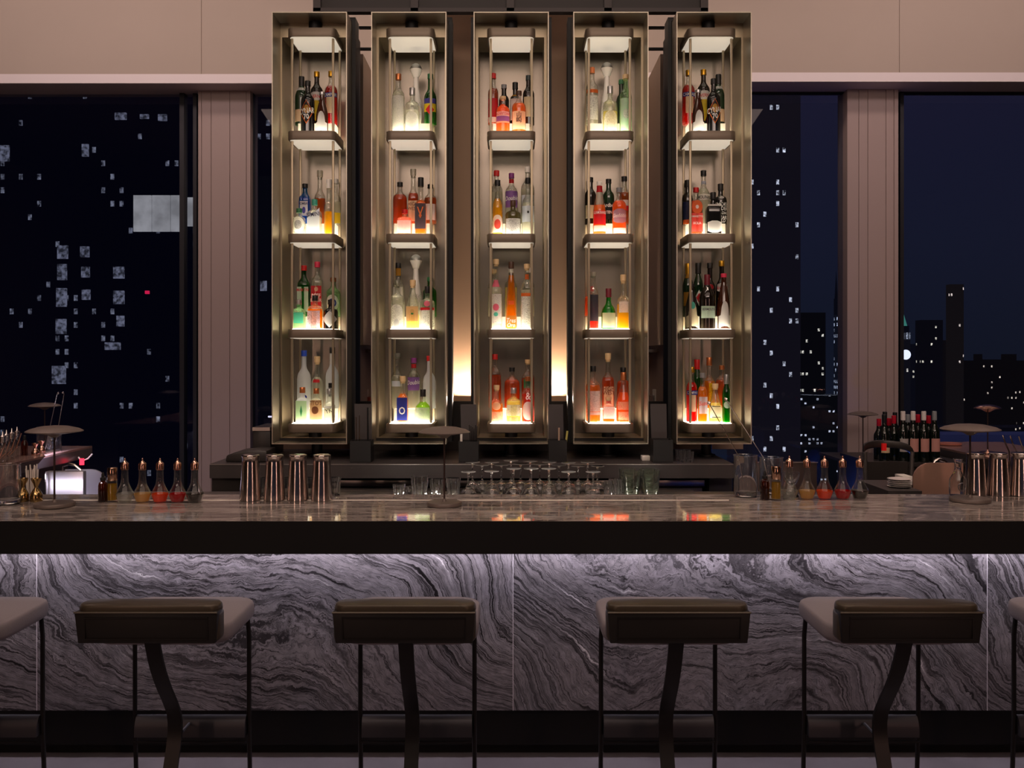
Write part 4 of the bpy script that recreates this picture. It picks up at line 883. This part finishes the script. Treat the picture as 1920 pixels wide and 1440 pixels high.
# mixing glasses and spoons on the right
def mixing(px,base,w,top,label):
    D=(EZ-BT)*F/(base-HY); r=w/2*D/F; h=WZ(top,D)-BT; x=WX(px,D)
    P=[(0,.001),(r*.7,.001),(r*.92,.006),(r*.97,.02),(r*.97,h*.97),(r*1.02,h),(r*.98,h),(r*.93,h*.96),(r*.92,.025),(r*.6,.018),(0,.016)]
    o=MB().lathe(P,32,rib=.012).build('mixing_glass',RG,smooth=True,loc=(x,D,BT)); tag(o,label,'glass','mixing glasses'); return o,x,D,h
mixing(1398,931,45,853,'mixing glass holding the twisted bar spoon, left of the pair'); mixing(1446,925,44,857,'mixing glass behind the right dropper bottle')
mixing(14,945,46,870,'mixing glass at the left edge of the photo')
def spoon(pts,label,head=True):
    pts=[(WX(a,D),D,WZ(b,D)) for a,b,D in pts]
    o=MB().tube(pts,.0022,6).build('bar_spoon',STEEL,smooth=True); tag(o,label,'spoon')
    d=Vector(pts[0]); 
    MB().lathe([(0,-.004),(.006,-.003),(.0085,.002),(.006,.009),(0,.016)],12).build('spoon_tip',STEEL,o,smooth=True,loc=d).rotation_euler=(0,-.6,0)
    return o
spoon([(1330,757,4.13),(1384,853,4.115),(1394,905,4.112)],'long bar spoon in the left mixing glass, leaning left')
spoon([(1362,750,4.18),(1431,857,4.21),(1442,905,4.212)],'long red tipped bar spoon in the rear mixing glass, leaning left')
# curvy glass behind first right cruet
D=4.10; MB1=MB().lathe([(0,0),(.03,0),(.032,.003),(.014,.04),(.012,.05),(.03,.08),(.035,.10),(.034,.112),(.033,.112),(.033,.1),(.02,.07),(0,.052)],28).build('nosing_glass',RG,smooth=True,loc=(WX(1484,D),D,BT)); tag(MB1,'curvy stemless glass behind the first right bitters bottle','glass')
# jiggers
def jig(px,base,h,w,label,D=None,z=BT,m=BRASS):
    D=D or (EZ-z)*F/(base-HY); r=w/2*D/F
    P=[(r*.97,0),(r,.002),(r*.98,h*.3),(r*.55,h*.5),(r*.27,h*.60),(r*.45,h*.74),(r*.8,h*.92),(r*.86,h),(r*.82,h),(r*.4,h*.74),(0,h*.66)]
    o=MB().lathe([(0,0)]+P,28).build('jigger',m,smooth=True,loc=(WX(px,D),D,z+.0005)); tag(o,label,'jigger','hourglass jiggers')
jig(43,940,.1,22,'brass hourglass jigger on the bar, left of the pair'); jig(68,940,.1,22,'brass hourglass jigger on the bar, just left of the lamp base')
jig(66,0,.075,14,'copper jigger on the left side counter, left one of the pair',5.84,BT,COPPER); jig(78,0,.078,14,'copper jigger on the left side counter beside the glass beaker',5.98,BT,COPPER)
# straw jar
D=4.33
r=empty('straw_jar',(WX(61,D),D,.93),'jar of pale paper straws behind the brass jiggers','jar')
MB().lathe([(0,0),(.035,0),(.037,.12),(.034,.12),(.032,.01),(0,.008)],20).build('jar',CLR,r,smooth=True)
for i in range(14):
    a=i*2.4; q=.005+.018*((i*37)%10)/10
    MB().tube([(q*math.cos(a)*.8,q*math.sin(a)*.8,.012),(q*math.cos(a)*1.5,q*math.sin(a)*1.5,.275+.012*math.sin(i*3))],.0028,6).build('straw',mat('paper straw','#e8ded4',.5),r)
tag(MB().box(WX(30,4.3),WX(160,4.3),4.22,4.9,.90,.9295).box(WX(30,4.3),WX(160,4.3),4.25,4.88,0,.9).build('station_shelf',BSTEEL),'stainless shelf of the work station behind the left bar end','shelf')
# steel equipment on the left
WL=mat('satin steel sheet','#c9c3c6',.33,.85)
def panel(px0,px1,top,D,zb,label,rc='r',name='splash_guard',m=WL,th=.012):
    x0,x1=WX(px0,D),WX(px1,D); z1=WZ(top,D); r=.09; pts=[(x0,zb),(x1,zb)]
    if rc=='r': pts+= [(x1-r+r*math.cos(a),z1-r+r*math.sin(a)) for a in [i*PI/12 for i in range(7)]]+[(x0,z1)]
    else: pts+=[(x1,z1)]+[(x0+r-r*math.sin(a),z1-r+r*math.cos(a)) for a in [i*PI/12 for i in range(7)]]
    n=len(pts); v=[(x,D,z) for x,z in pts]+[(x,D+th,z) for x,z in pts]
    f=[tuple(range(n)),tuple(range(2*n-1,n-1,-1))]+[(i,(i+1)%n,n+(i+1)%n,n+i) for i in range(n)]
    o=MB().add(v,f).build(name,m); tag(o,label,'panel'); return o
panel(122,200,880,5.35,0,'rounded satin steel splash guard at the end of the left side counter')
o=MB().box(WX(84,5.0),WX(156,5.0),5.0,5.04,0,WZ(884,5.0)).build('ice_bin',WL,bevel=.006); tag(o,'brightly lit steel ice bin under the left side counter','bin')
MB().tube([(WX(88,5.0),4.985,WZ(885,5)),(WX(88,5.0),4.985,WZ(935,5))],.006,8).build('rail',STEEL,o)
# faucet
D=5.1; o=MB().tube([(WX(118,D),D,0),(WX(118,D),D,WZ(884,D)),(WX(118,D),D,WZ(874,D)),(WX(128,D),D,WZ(870,D)),(WX(140,D),D,WZ(872,D)),(WX(152,D),D,WZ(882,D))],.008,8).build('faucet',STEEL,smooth=True); tag(o,'curved steel faucet over the left ice bin','faucet')
# hanging cable with red light
D=6.2; o=MB().tube(chaikin3([(WX(147,D),D,WZ(858,D)),(WX(150,D),D,WZ(862,D)),(WX(160,D),D,WZ(863,D)),(WX(172,D),D,WZ(853,D))]) if 0 else [(WX(147,D),D,WZ(857,D)),(WX(150,D),D,WZ(861,D)),(WX(157,D),D,WZ(863,D)),(WX(165,D),D,WZ(860,D)),(WX(173,D),D,WZ(851,D))],.005,6).build('hanging_cable',WHITE,smooth=True); tag(o,'white cable hanging under the end of the left side counter','cable')
MB().box(WX(149,6.15),WX(156,6.15),6.15,6.165,WZ(872,6.15),WZ(860,6.15)).build('indicator_light',emit('red indicator','#ff3048',2.5),o)
# glass beaker with spoons on the left arm, dasher bottles at far left
D=6.1; bw=.075
o=MB().lathe([(0,.002),(bw*.93,.002),(bw,.01),(bw*1.0,.16),(bw*.965,.16),(bw*.95,.014),(0,.012)],32).build('glass_beaker',RG,smooth=True,loc=(WX(92,D),D,BT)); tag(o,'wide glass beaker behind the left lamp, holding two bar spoons','glass')
for i,(a,b,l) in enumerate(((109,739,'left of the two'),(118,738,'right of the two'))):
    q=MB().tube([(WX(a,D),D+.03*i-.015,WZ(b,D)),(WX(87+i*13,D),D+.03*i-.015,BT+.014)],.0024,6).build('bar_spoon',STEEL,smooth=True); tag(q,'slim bar spoon standing in the left glass beaker, '+l,'spoon')
    MB().lathe([(0,0),(.007,.004),(.008,.012),(0,.02)],10).build('spoon_bowl',STEEL,q,smooth=True,loc=(WX(a,D),D,WZ(b,D)-.004))
for i,(px,l) in enumerate(((2,'first'),(9,'second'),(19,'third'),(29,'fourth'))):
    D=5.42+i*.12; r=empty('pourer_bottle',(WX(px+3,D),D,BT),'silver topped pourer bottle on the left side counter, %s from the left edge'%l,'bottle','pourer bottles on the left side counter')
    MB().lathe([(0,0),(.022,0),(.022,.09),(.013,.12)],16).build('flask',CLR,r,smooth=True)
    MB().lathe([(.014,.118),(.017,.12),(.017,.155),(.008,.162),(.003,.185),(0,.186)],16).build('dasher_top',STEEL,r,smooth=True)
D=5.4; o=empty('amber_bottle',(WX(46,5.82),5.82,BT),'small dark amber bottle on the left side counter','bottle')
MB().lathe([(0,0),(.02,0),(.02,.08),(.009,.1)],16).build('flask',thin_glass('amber glass','#a85a1c',.2,.3),o,smooth=True); MB().lathe([(.01,.098),(.01,.125),(0,.13)],12).build('cap',BLK,o)
for i,(px,D) in enumerate(((38,5.72),(28,5.6),(18,5.5),(8,5.38))):
    q=MB().tube([(WX(px+2,D),D,WZ(812+i*6,D)),(WX(px-8,D),D,WZ(840+i*5,D)),(WX(px-22,D),D,max(BT+.006,WZ(858+i*5,D)))],.0045,8).build('julep_strainer_handle' if 0 else 'ladle',COPPER,smooth=True); tag(q,'curved copper ladle leaning at the far left, '+('rearmost','second from back','second from front','frontmost')[i],'ladle','copper ladles at the far left')
# ice bowl at far left, behind the mixing glass
D=4.05
# ================================================================== BACK COUNTER THINGS
def caddy(px0,px1,pt,pm,label,items):
    D=4.91; x0,x1=WX(px0,D),WX(px1,D); r=empty('bar_caddy',((x0+x1)/2,D,1.16),label,'caddy','black caddies between the towers')
    w=(x1-x0)/2; zm=WZ(pm,D)-1.16; zt=WZ(pt,5.05)-1.16
    mb=MB().box(-w,w,-.0,.005,0,zm).box(-w,w,.105,.11,0,zm).box(-w,-w+.005,.005,.105,0,zm).box(w-.005,w,.005,.105,0,zm).box(-w+.005,w-.005,.005,.105,0,.005)
    mb.build('bin',BLK,r)
    q=MB(); q.add([(-w*.8,.112,0),(w*.8,.112,0),(w*.72,.125,zt),(-w*.95,.125,zt),(-w*.8,.117,0),(w*.8,.117,0),(w*.72,.130,zt),(-w*.95,.130,zt)],[(0,1,2,3),(7,6,5,4),(0,4,5,1),(1,5,6,2),(2,6,7,3),(3,7,4,0)])
    q.build('back_plate',DARK,r); return r
c1=caddy(656,695,757,827,'black caddy with metal picks between the two leftmost towers',0)
c2=caddy(860,897,758,828,'black caddy with black straws left of the middle tower',0)
c3=caddy(1029,1063,758,826,'black caddy with pale sticks right of the middle tower',0)
c4=caddy(1225,1262,757,825,'empty black caddy between the two rightmost towers',0)
def stick(c,px,top,m,r,lab,n,tilt=0,cat='utensil'):
    D=4.98; x=WX(px,D); o=MB().tube([(x,D,1.168),(x+tilt,D,WZ(top,D))],r,6).build(n,m); tag(o,lab,cat)
stick(c1,668,782,BRASS,.002,'brass cocktail pick, left one in the caddy between the leftmost towers','cocktail_pick'); stick(c1,674,779,BRASS,.002,'brass cocktail pick, right one in the caddy between the leftmost towers','cocktail_pick')
stick(c1,690,764,BLK,.006,'thick black rod at the right of the leftmost caddy','muddler')
for i in range(6): 
    D=4.975+.006*(i%3); x=WX(884+i*1.6,D); tag(MB().tube([(x,D,1.168),(x+.004*(i-3),D,WZ(797+((i*5)%4)*2,D))],.0022,6).build('drinking_straw',mat('black straw','#1a1a1a',.25)),'black drinking straw in the caddy left of the middle tower','straw','black drinking straws in one caddy')
stick(c2,865,810,WHITE,.007,'white spatula end in the caddy left of the middle tower','spatula')
stick(c3,1048,802,mat('pale wood','#b59a86',.6),.005,'pale wooden stick in the caddy right of the middle tower','wooden_stick')
stick(c3,1057,808,mat('lime peel','#b7b060',.6),.006,'greenish yellow muddler in the caddy right of the middle tower','muddler',tilt=.02)
# cut-glass pile at right on back counter
for i,(px,D) in enumerate(((1262,4.93),(1276,4.93),(1290,4.93),(1269,5.01),(1284,5.01))):
    if i in (0,): continue
    tumbler('rocks_glass',WX(px+4,D),D,1.1595,.058,.017,.02,'small cut rocks glass on the dark back counter under the rightmost tower, '+('','front left','front right','back left','back right')[i],'rocks glasses under the rightmost tower',.16)
# reed of drawers under the towers: slim steel handles seen on the dark cabinet
for a,c in ((700,725),(730,752),(803,848),(897,936),(986,1027),(1072,1117)):
    D=5.545; o=MB().box(WX(a,D),WX(c,D),5.535,5.552,WZ(846,D)-.003,WZ(846,D)+.003).build('handle',BSTEEL,bc); at(o,o3)
o=MB().box(WX(1204,5.0),WX(1219,5.0),5.0,5.06,1.1595,1.185).build('card_holder',WHITE,bevel=.002); tag(o,'small pale box on the back counter under the fourth tower','box')
# left end: dark tray pad, black box, steel top
D=4.93; v=[]
pts=[(WX(422,D),.0),(WX(500,D),.0),(WX(500,D),.062),(WX(470,D),.064),(WX(440,D),.052),(WX(424,D),.035)]
n=len(pts); v=[(x,D,1.16+z) for x,z in pts]+[(x,D+.2,1.16+z) for x,z in pts]
o=MB().add(v,[tuple(range(n)),tuple(range(2*n-1,n-1,-1))]+[(i,(i+1)%n,n+(i+1)%n,n+i) for i in range(n)]).build('bar_mat_roll',DARKB,smooth=False,bevel=.008); tag(o,'dark rounded pad lying on the left end of the back counter','pad')
o=MB().box(WX(474,5.2),WX(507,5.2),5.2,5.5,1.16,WZ(808,5.2)).build('equipment_box',DARKB,bevel=.003); tag(o,'dark equipment box left of the leftmost tower foot','box')
MB().box(WX(474,5.2),WX(507,5.2),5.19,5.5,WZ(808,5.2)+.001,WZ(801,5.2)).build('lid',BSTEEL,o)
# service shelves seen in the gaps
for s,a,c,l in ((-1,671,702,'left'),(1,1217,1244,'right')):
    D=6.0; x0,x1=WX(a-5,D),WX(c+5,D); zs=WZ(655,D)
    o=MB().box(x0,x1,D,D+.35,zs-.02,zs).box(x0,x1,D+.34,D+.36,1.0,zs-.02).box(x0,x1,D,D+.35,1.35,1.37).box(x0,x1,D,D+.34,0,1.35).build('service_shelf',mat('pale shelf','#c9c0bc',.5)); tag(o,'pale service shelf seen through the gap on the %s of the tower wall'%l,'shelf')
    for i,(px,h,m) in enumerate(((a+6,.1,RG),(a+13,.14,WHITE),(a+21,.09,mat('rosy glass','#b05a50',.2)))):
        q=MB().lathe([(0,0),(.02,0),(.023,h),(0,h)],14).build('service_jar',m,smooth=True,loc=(WX(px,D+.08),D+.08,1.3705)); tag(q,('small clear jar','small white cup','small rosy jar')[i]+' on the %s service shelf in the gap'%l,'jar')
# ================================================================== RIGHT SIDE: wine, carafe, chair, guard
# pedestal with the far lamp
D=7.0
o=MB().box(WX(1560,D),WX(1655,D),6.75,7.3,.945,.965).box(WX(1600,D),WX(1650,D),6.8,7.25,0,.945).build('side_table',DARK); tag(o,'dark side table against the right column','table')
lamp(1618,0,7.0,.965,.325,.112,.075,'small dish lamp in front of the right window column')
WT=empty('wine_cabinet',(2.7,6.1,0),'low dark cabinet carrying the open wine bottles','cabinet')
MB().box(-.37,.24,-.25,.4,1.025,1.045).build('cabinet_top',DARKB,WT); MB().box(-.35,.22,-.22,.38,0,1.024).build('cabinet_body',DARKB,WT)
MB().box(-.33,.2,-.235,-.222,.1,.95).build('door',DARK,WT)
WG=mat('wine bottle glass','#0e1510',.07,spec=.8)
caps={'w':mat('wine cap white','#e6dfdc',.5),'r':mat('wine cap red','#b8102c',.35),'k':mat('wine cap black','#15151a',.4),'g':mat('wine cap grey','#8d9398',.45)}
def wine(px,top,cap,D,label,lab=None,dz=0):
    z=1.0455; H=WZ(top,D)-z; R=.033; H=max(.26,min(.345,H))
    P=[(0,0),(R*.95,0),(R,.004),(R,H*.56),(R*.95,H*.62),(R*.6,H*.70),(.0145,H*.76),(.0138,H*.97)]
    o=MB().lathe([P[0],P[1]]+chaikin(P[2:],1),22).build('wine_bottle',WG,smooth=True,loc=(WX(px,D),D,z)); tag(o,label,'bottle','open wine bottles on the low cabinet')
    MB().lathe([(.0146,H*.82),(.0152,H*.83),(.0150,H*.995),(.013,H),(0,H)],16).build('capsule',caps[cap],o,smooth=True)
    if lab:
        v=[];f=[];n=10
        for i in range(n+1):
            t=-.95+1.9*i/n; v+=[((R+.0008)*math.sin(t),-(R+.0008)*math.cos(t),H*.2),((R+.0008)*math.sin(t),-(R+.0008)*math.cos(t),H*.46)]
        f=[(2*i,2*i+2,2*i+3,2*i+1) for i in range(n)]; MB().add(v,f).build('label',lab,o,smooth=True)
lc=mat('label cream wine','#cdb48e',.6); lp=mat('label pink wine','#c08a80',.6); lg_=mat('label grey wine','#a7a09c',.6)
for px,top,cap,D,l,lb in ((1658,777,'k',5.93,'dark wine bottle with cream label, standing frontmost on the left',lc),
  (1648,785,'r',6.10,'red capped wine bottle partly behind the cream labelled one',None),(1667,784,'r',6.12,'red capped wine bottle second behind the cream labelled one',None),
  (1676,779,'r',6.03,'bright red capped wine bottle right of the cream labelled one',None),(1693,771,'w',5.96,'white capped wine bottle, leftmost of the four',lg_),
  (1712,771,'w',5.96,'white capped wine bottle, second from left of the four',lp),(1721,777,'r',6.08,'red capped wine bottle between second and third white capped ones',None),
  (1732,771,'w',5.96,'white capped wine bottle, third of the four',lp),(1741,779,'r',6.10,'red capped wine bottle right of the third white capped one',None),
  (1752,771,'g',5.97,'pale grey capped wine bottle at the right end of the row',lp),(1659,772,'k',6.24,'black capped wine bottle in the back row, first',None),(1678,773,'k',6.25,'black capped wine bottle in the back row, second',None),(1702,777,'g',6.16,'grey capped wine bottle in the back row, third',None)):
    wine(px,top,cap,D,l,lb)
# counter stool/chair back behind the right bar end
D=5.3
r=empty('dining_chair',(WX(1668,D),D,0),'dark chair with curved back rail between bar end and wine bottles','chair')
xc=WX(1668,D); w=(WX(1715,D)-WX(1621,D))/2; zt=WZ(838,D)
arc=[(-w,.0,zt-.06),(-w*.96,.02,zt-.02),(-w*.8,.05,zt),(-w*.3,.10,zt+.008),(w*.3,.10,zt+.008),(w*.8,.05,zt),(w*.96,.02,zt-.02),(w,.0,zt-.05)]
mb=MB(); v=[]; f=[]
for x,y,z in chaikin3(arc): v+=[(x,y,z-.022),(x,y+.03,z-.022),(x,y+.03,z+.02),(x,y,z+.02)]
n=len(v)//4
for i in range(n-1):
    for k in range(4): f.append((i*4+k,i*4+(k+1)%4,i*4+4+(k+1)%4,i*4+4+k))
f+=[(3,2,1,0),tuple(len(v)-4+k for k in range(4))]
MB().add(v,f).build('back_rail',DARKB,r,bevel=.006)
for s in (-1,1):
    MB().tube([(s*w*.95,.015,zt-.03),(s*w*.86,.03,.70),(s*w*.9,.02,0.01)],.0125,10).build('leg',mat('chair leg steel','#8d8784',.3,.8),r,smooth=True)
    MB().tube([(s*w*.8,.36,.70),(s*w*.84,.38,.01)],.011,10).build('leg',MC['chair leg steel'],r,smooth=True)
MB().box(-w*.84,w*.84,.035,.06,.73,zt-.09).build('back_panel',DARKB,r); mb=MB(); superbox(mb,0,.22,.68,.74,w*1.75,.36,.05,.004); mb.build('seat',BLK,r,smooth=True)
MB().box(WX(1665,D)-xc,WX(1673,D)-xc,.08,.098,zt-.03,zt+.012).build('red_tag',mat('red tag','#d01010',.5,emit=.15),r)
panel(1712,1806,868,4.75,.6,'copper coloured rounded splash guard left of the carafe','l','splash_guard',mat('copper brushed','#d8ac98',.38,.7,vary=.1,bscale=14))
tag(MB().box(WX(1700,4.75),WX(1830,4.75),4.6,4.9,0,.6).build('sink_cabinet',BSTEEL),'steel sink cabinet below the copper splash guard','cabinet')
o=MB().tube([(WX(1750,5.0),5.0,.95),(WX(1750,5.0),5.0,WZ(872,5)),(WX(1753,5),5.0,WZ(864,5)),(WX(1760,5),5.0,WZ(861,5)),(WX(1770,5),5.0,WZ(864,5)),(WX(1778,5),5.0,WZ(872,5))],.009,10).build('faucet',STEEL,smooth=True); tag(o,'arched steel faucet behind the copper splash guard','faucet')
MB().box(WX(1745,5),WX(1790,5),4.95,5.1,0,.95).build('faucet_base',BSTEEL,o)
# carafe
D=4.14; o=MB().lathe([(0,0),(.034,0),(.036,.004),(.038,.05),(.035,.075),(.018,.105),(.0135,.125),(.014,.145),(.019,.16),(.021,.166),(.019,.166),(.011,.14),(.012,.12),(.03,.08),(.034,.05),(.032,.008),(0,.006)],28).build('carafe',RG,smooth=True,loc=(WX(1796,D),D,BT)); tag(o,'glass carafe with raised emblem beside the right tins','carafe')
MB().lathe([(.018,0),(.02,.001),(.018,.003),(.015,.001)],24).build('emblem',RG,o,loc=(.0,-.038,.045)).rotation_euler=(PI/2,0,0)
# plates
tag(MB().box(WX(1650,4.6),WX(1712,4.6),4.5,4.9,.0,WZ(915,4.6)).build('work_table',mat('work top','#54504f',.4,.5)),'low dark steel work table behind the right bar end','table')
zt=WZ(915,4.6)
for i in range(5):
    o=MB().lathe([(0,0),(.04,0),(.058,.007),(.056,.008),(.038,.003),(0,.003)],32).build('plate',mat('white china','#d8d0cc',.3),smooth=True,loc=(WX(1683,4.65)+.003*(i%2),4.63,zt+.0005+i*.009)); tag(o,'round white plate in the stack behind the right bar end','plate','stacked white plates')
o=MB().box(WX(1693,4.7),WX(1711,4.7),4.7,4.8,zt+.0005,WZ(893,4.7)).build('napkin_stack',WHITE,bevel=.002); tag(o,'stack of white napkins beside the copper splash guard','napkins')
# red plate and bottles on right arm
for i,(px,D,zr,m,l) in enumerate(((1779,6.66,.085,mat('terracotta base','#b07060',.4),'terracotta coloured dish on the right side counter'),)):
    o=MB().lathe([(0,0),(zr*.9,0),(zr,.006),(zr,.016),(0,.018)],32).build('dish',m,smooth=True,loc=(WX(px,6.5),6.5,BT)); tag(o,l,'dish')
lp_=lamp(1852,0,5.9,BT,.3,.08,.05,'copper glowing dish lamp behind the right front lamp',COPPER)
# cutlery with curved handles in far-right tin
for i,(px,py) in enumerate(((1880,816),(1894,817),(1910,818))):
    D=4.35; q=MB().tube([(WX(px,D),D,WZ(py,D)),(WX(px+6,D),D,WZ(py+18,D)),(WX(px+12,D),D,WZ(py+30,D)),(WX(1900+i*8,D),D,1.0)],.0035,8).build('strainer_spoon',STEEL,smooth=True); tag(q,'curved steel spoon handle sticking up at the far right, '+('left','middle','right')[i]+' one','spoon','spoon handles at the far right')
D=4.35; o=MB().lathe([(0,0),(.08,0),(.085,.01),(.085,.135),(.082,.135),(.08,.012),(0,.01)],28).build('utensil_crock',BSTEEL,smooth=True,loc=(WX(1912,D),D+.0,.97)); tag(o,'steel crock holding the curved spoons behind the right tins','crock')
tag(MB().box(WX(1860,D),WX(1960,D),4.25,4.6,0,.969).build('utensil_shelf',BSTEEL),'steel shelf behind the right tins','shelf')
# far bench at right, blue outside light put into its colour and glow
tag(MB().box(2.9,6.5,7.0,7.3,0,WZ(815,7.0)).build('window_bench',mat('bench blue glow','#1c2c66',.6,emit=.06)),'low bench along the right window, blue light put into its colour','bench')
# ================================================================== CAMERA + LIGHT
cam=bpy.data.cameras.new('camera'); co_=bpy.data.objects.new('camera',cam); COL.objects.link(co_)
co_.location=(0,0,EZ); co_.rotation_euler=(PI/2,0,0); cam.sensor_width=36; cam.lens=F/1920*36
cam.shift_x=(960-CX)/1920; cam.shift_y=-(720-HY)/1920; cam.clip_end=2000
bpy.context.scene.camera=co_
def area(n,loc,rot,sx,sy,col,e,spread=None):
    l=bpy.data.lights.new(n,'AREA'); l.shape='RECTANGLE'; l.size=sx; l.size_y=sy; l.color=srgb(col)[:3]; l.energy=e
    if spread: l.spread=math.radians(spread)
    o=bpy.data.objects.new(n,l); COL.objects.link(o); o.location=loc; o.rotation_euler=rot; return o
# wall washer in front of the header
area('wall_washer',(-3.2,6.0,5.0),(math.radians(42),0,0),4.5,.2,'#ffe0d2',17)
area('wall_washer',(3.2,6.0,5.0),(math.radians(42),0,0),4.5,.2,'#ffe0d2',17)
area('column_wash',(-3.4,4.5,5.0),(math.radians(48),0,math.radians(-18)),1.5,.4,'#ffe0dc',30)
area('column_wash',(3.6,4.5,5.0),(math.radians(48),0,math.radians(12)),1.5,.4,'#ffe0dc',26)
# room glow from the ceiling in front
area('room_ceiling',(0,1.0,5.0),(math.radians(8),0,0),7,2.5,'#ffdcc8',60)
# led strip under the counter edge
area('counter_led',(0,3.86,.962),(math.radians(12),0,0),7.2,.03,'#f3e9f4',22)
# uplight behind middle panels
for x in (TCX[2]-.27,TCX[2]+.27): area('panel_uplight',(x,5.52,1.475),(math.radians(188),0,0),.09,.04,'#ffe6d0',4.2)
# side counters: under-edge glow left, blue glow right
area('left_under_glow',(-2.88,5.5,1.015),(math.radians(20),math.radians(-30),0),.1,1.2,'#e8dcff',4)
def point(n,loc,e,col,r=.05):
    l=bpy.data.lights.new(n,'POINT'); l.energy=e; l.color=srgb(col)[:3]; l.shadow_soft_size=r; o=bpy.data.objects.new(n,l); COL.objects.link(o); o.location=loc
point('blue_floor_glow',(2.2,6.2,.7),6,'#3c6cff')
point('rail_lamp',(-.9,4.32,1.0),0.0,'#fff0e0')
# light strip along the back of the glass rail
for x in (-.43,.07,.57): area('rail_light',(x,4.192,1.076),(math.radians(162),0,0),.5,.01,'#fff0e0',2.2)
area('bin_glow',(-2.45,4.85,1.06),(math.radians(35),0,0),.5,.04,'#ece6ff',.8)

for x,y in ((-2.6,4.3),(-1.2,4.3),(0.2,4.3),(1.5,4.3),(2.7,4.3)):
    l=bpy.data.lights.new('downlight','SPOT'); l.energy=42; l.spot_size=math.radians(62); l.spot_blend=.6; l.shadow_soft_size=.12; l.color=srgb('#ffd8c0')[:3]
    o=bpy.data.objects.new('downlight',l); COL.objects.link(o); o.location=(x,3.5,4.9); o.rotation_euler=(math.radians(9),0,0)
# added lights behind the camera: highlight strips for tins and casings, then a fill
area('added_highlight',(-3.6,-2.5,2.0),(PI/2,0,math.radians(-28)),.22,1.9,'#ffc9b0',17)
area('added_highlight',(3.6,-2.5,2.0),(PI/2,0,math.radians(28)),.22,1.9,'#ffc4b0',17)
area('lounge_fill',(0,-1.5,4.6),(math.radians(74),0,0),7,1.2,'#ffe2d0',32,85)
area('tower_wash',(0,3.4,5.1),(math.radians(25),0,0),3.2,.3,'#ffe8d4',13)
area('gap_fill',(0,6.2,4.9),(math.radians(-8),0,0),2.4,.4,'#ffe0c8',26)  # added light to brighten the panels in the gaps between towers
# night sky
w=bpy.data.worlds.new('night'); bpy.context.scene.world=w; w.use_nodes=True; nt=w.node_tree; nt.nodes.clear()
o=nt.nodes.new('ShaderNodeOutputWorld'); bg=nt.nodes.new('ShaderNodeBackground'); tc=N(nt,'ShaderNodeTexCoord'); sp=N(nt,'ShaderNodeSeparateXYZ'); L(nt,tc.outputs['Generated'],sp.inputs[0])
cr=N(nt,'ShaderNodeValToRGB'); e=cr.color_ramp; e.elements[0].position=.0; e.elements[0].color=srgb('#181c28'); e.elements[1].position=.35; e.elements[1].color=srgb('#221f34')
q=e.elements.new(.12); q.color=srgb('#1d1f2f')
L(nt,sp.outputs[2],cr.inputs[0]); L(nt,cr.outputs[0],bg.inputs[0]); bg.inputs[1].default_value=1.0; L(nt,bg.outputs[0],o.inputs[0])
sc=bpy.context.scene
sc.view_settings.view_transform='Standard'; sc.view_settings.look='None'; sc.view_settings.exposure=0; sc.view_settings.gamma=1
c=sc.cycles; c.max_bounces=12; c.diffuse_bounces=3; c.glossy_bounces=4; c.transmission_bounces=12; c.transparent_max_bounces=24
c.caustics_reflective=False; c.caustics_refractive=False; c.sample_clamp_indirect=4; c.use_denoising=True; c.use_light_tree=True
try: c.denoiser='OPENIMAGEDENOISE'
except Exception: pass
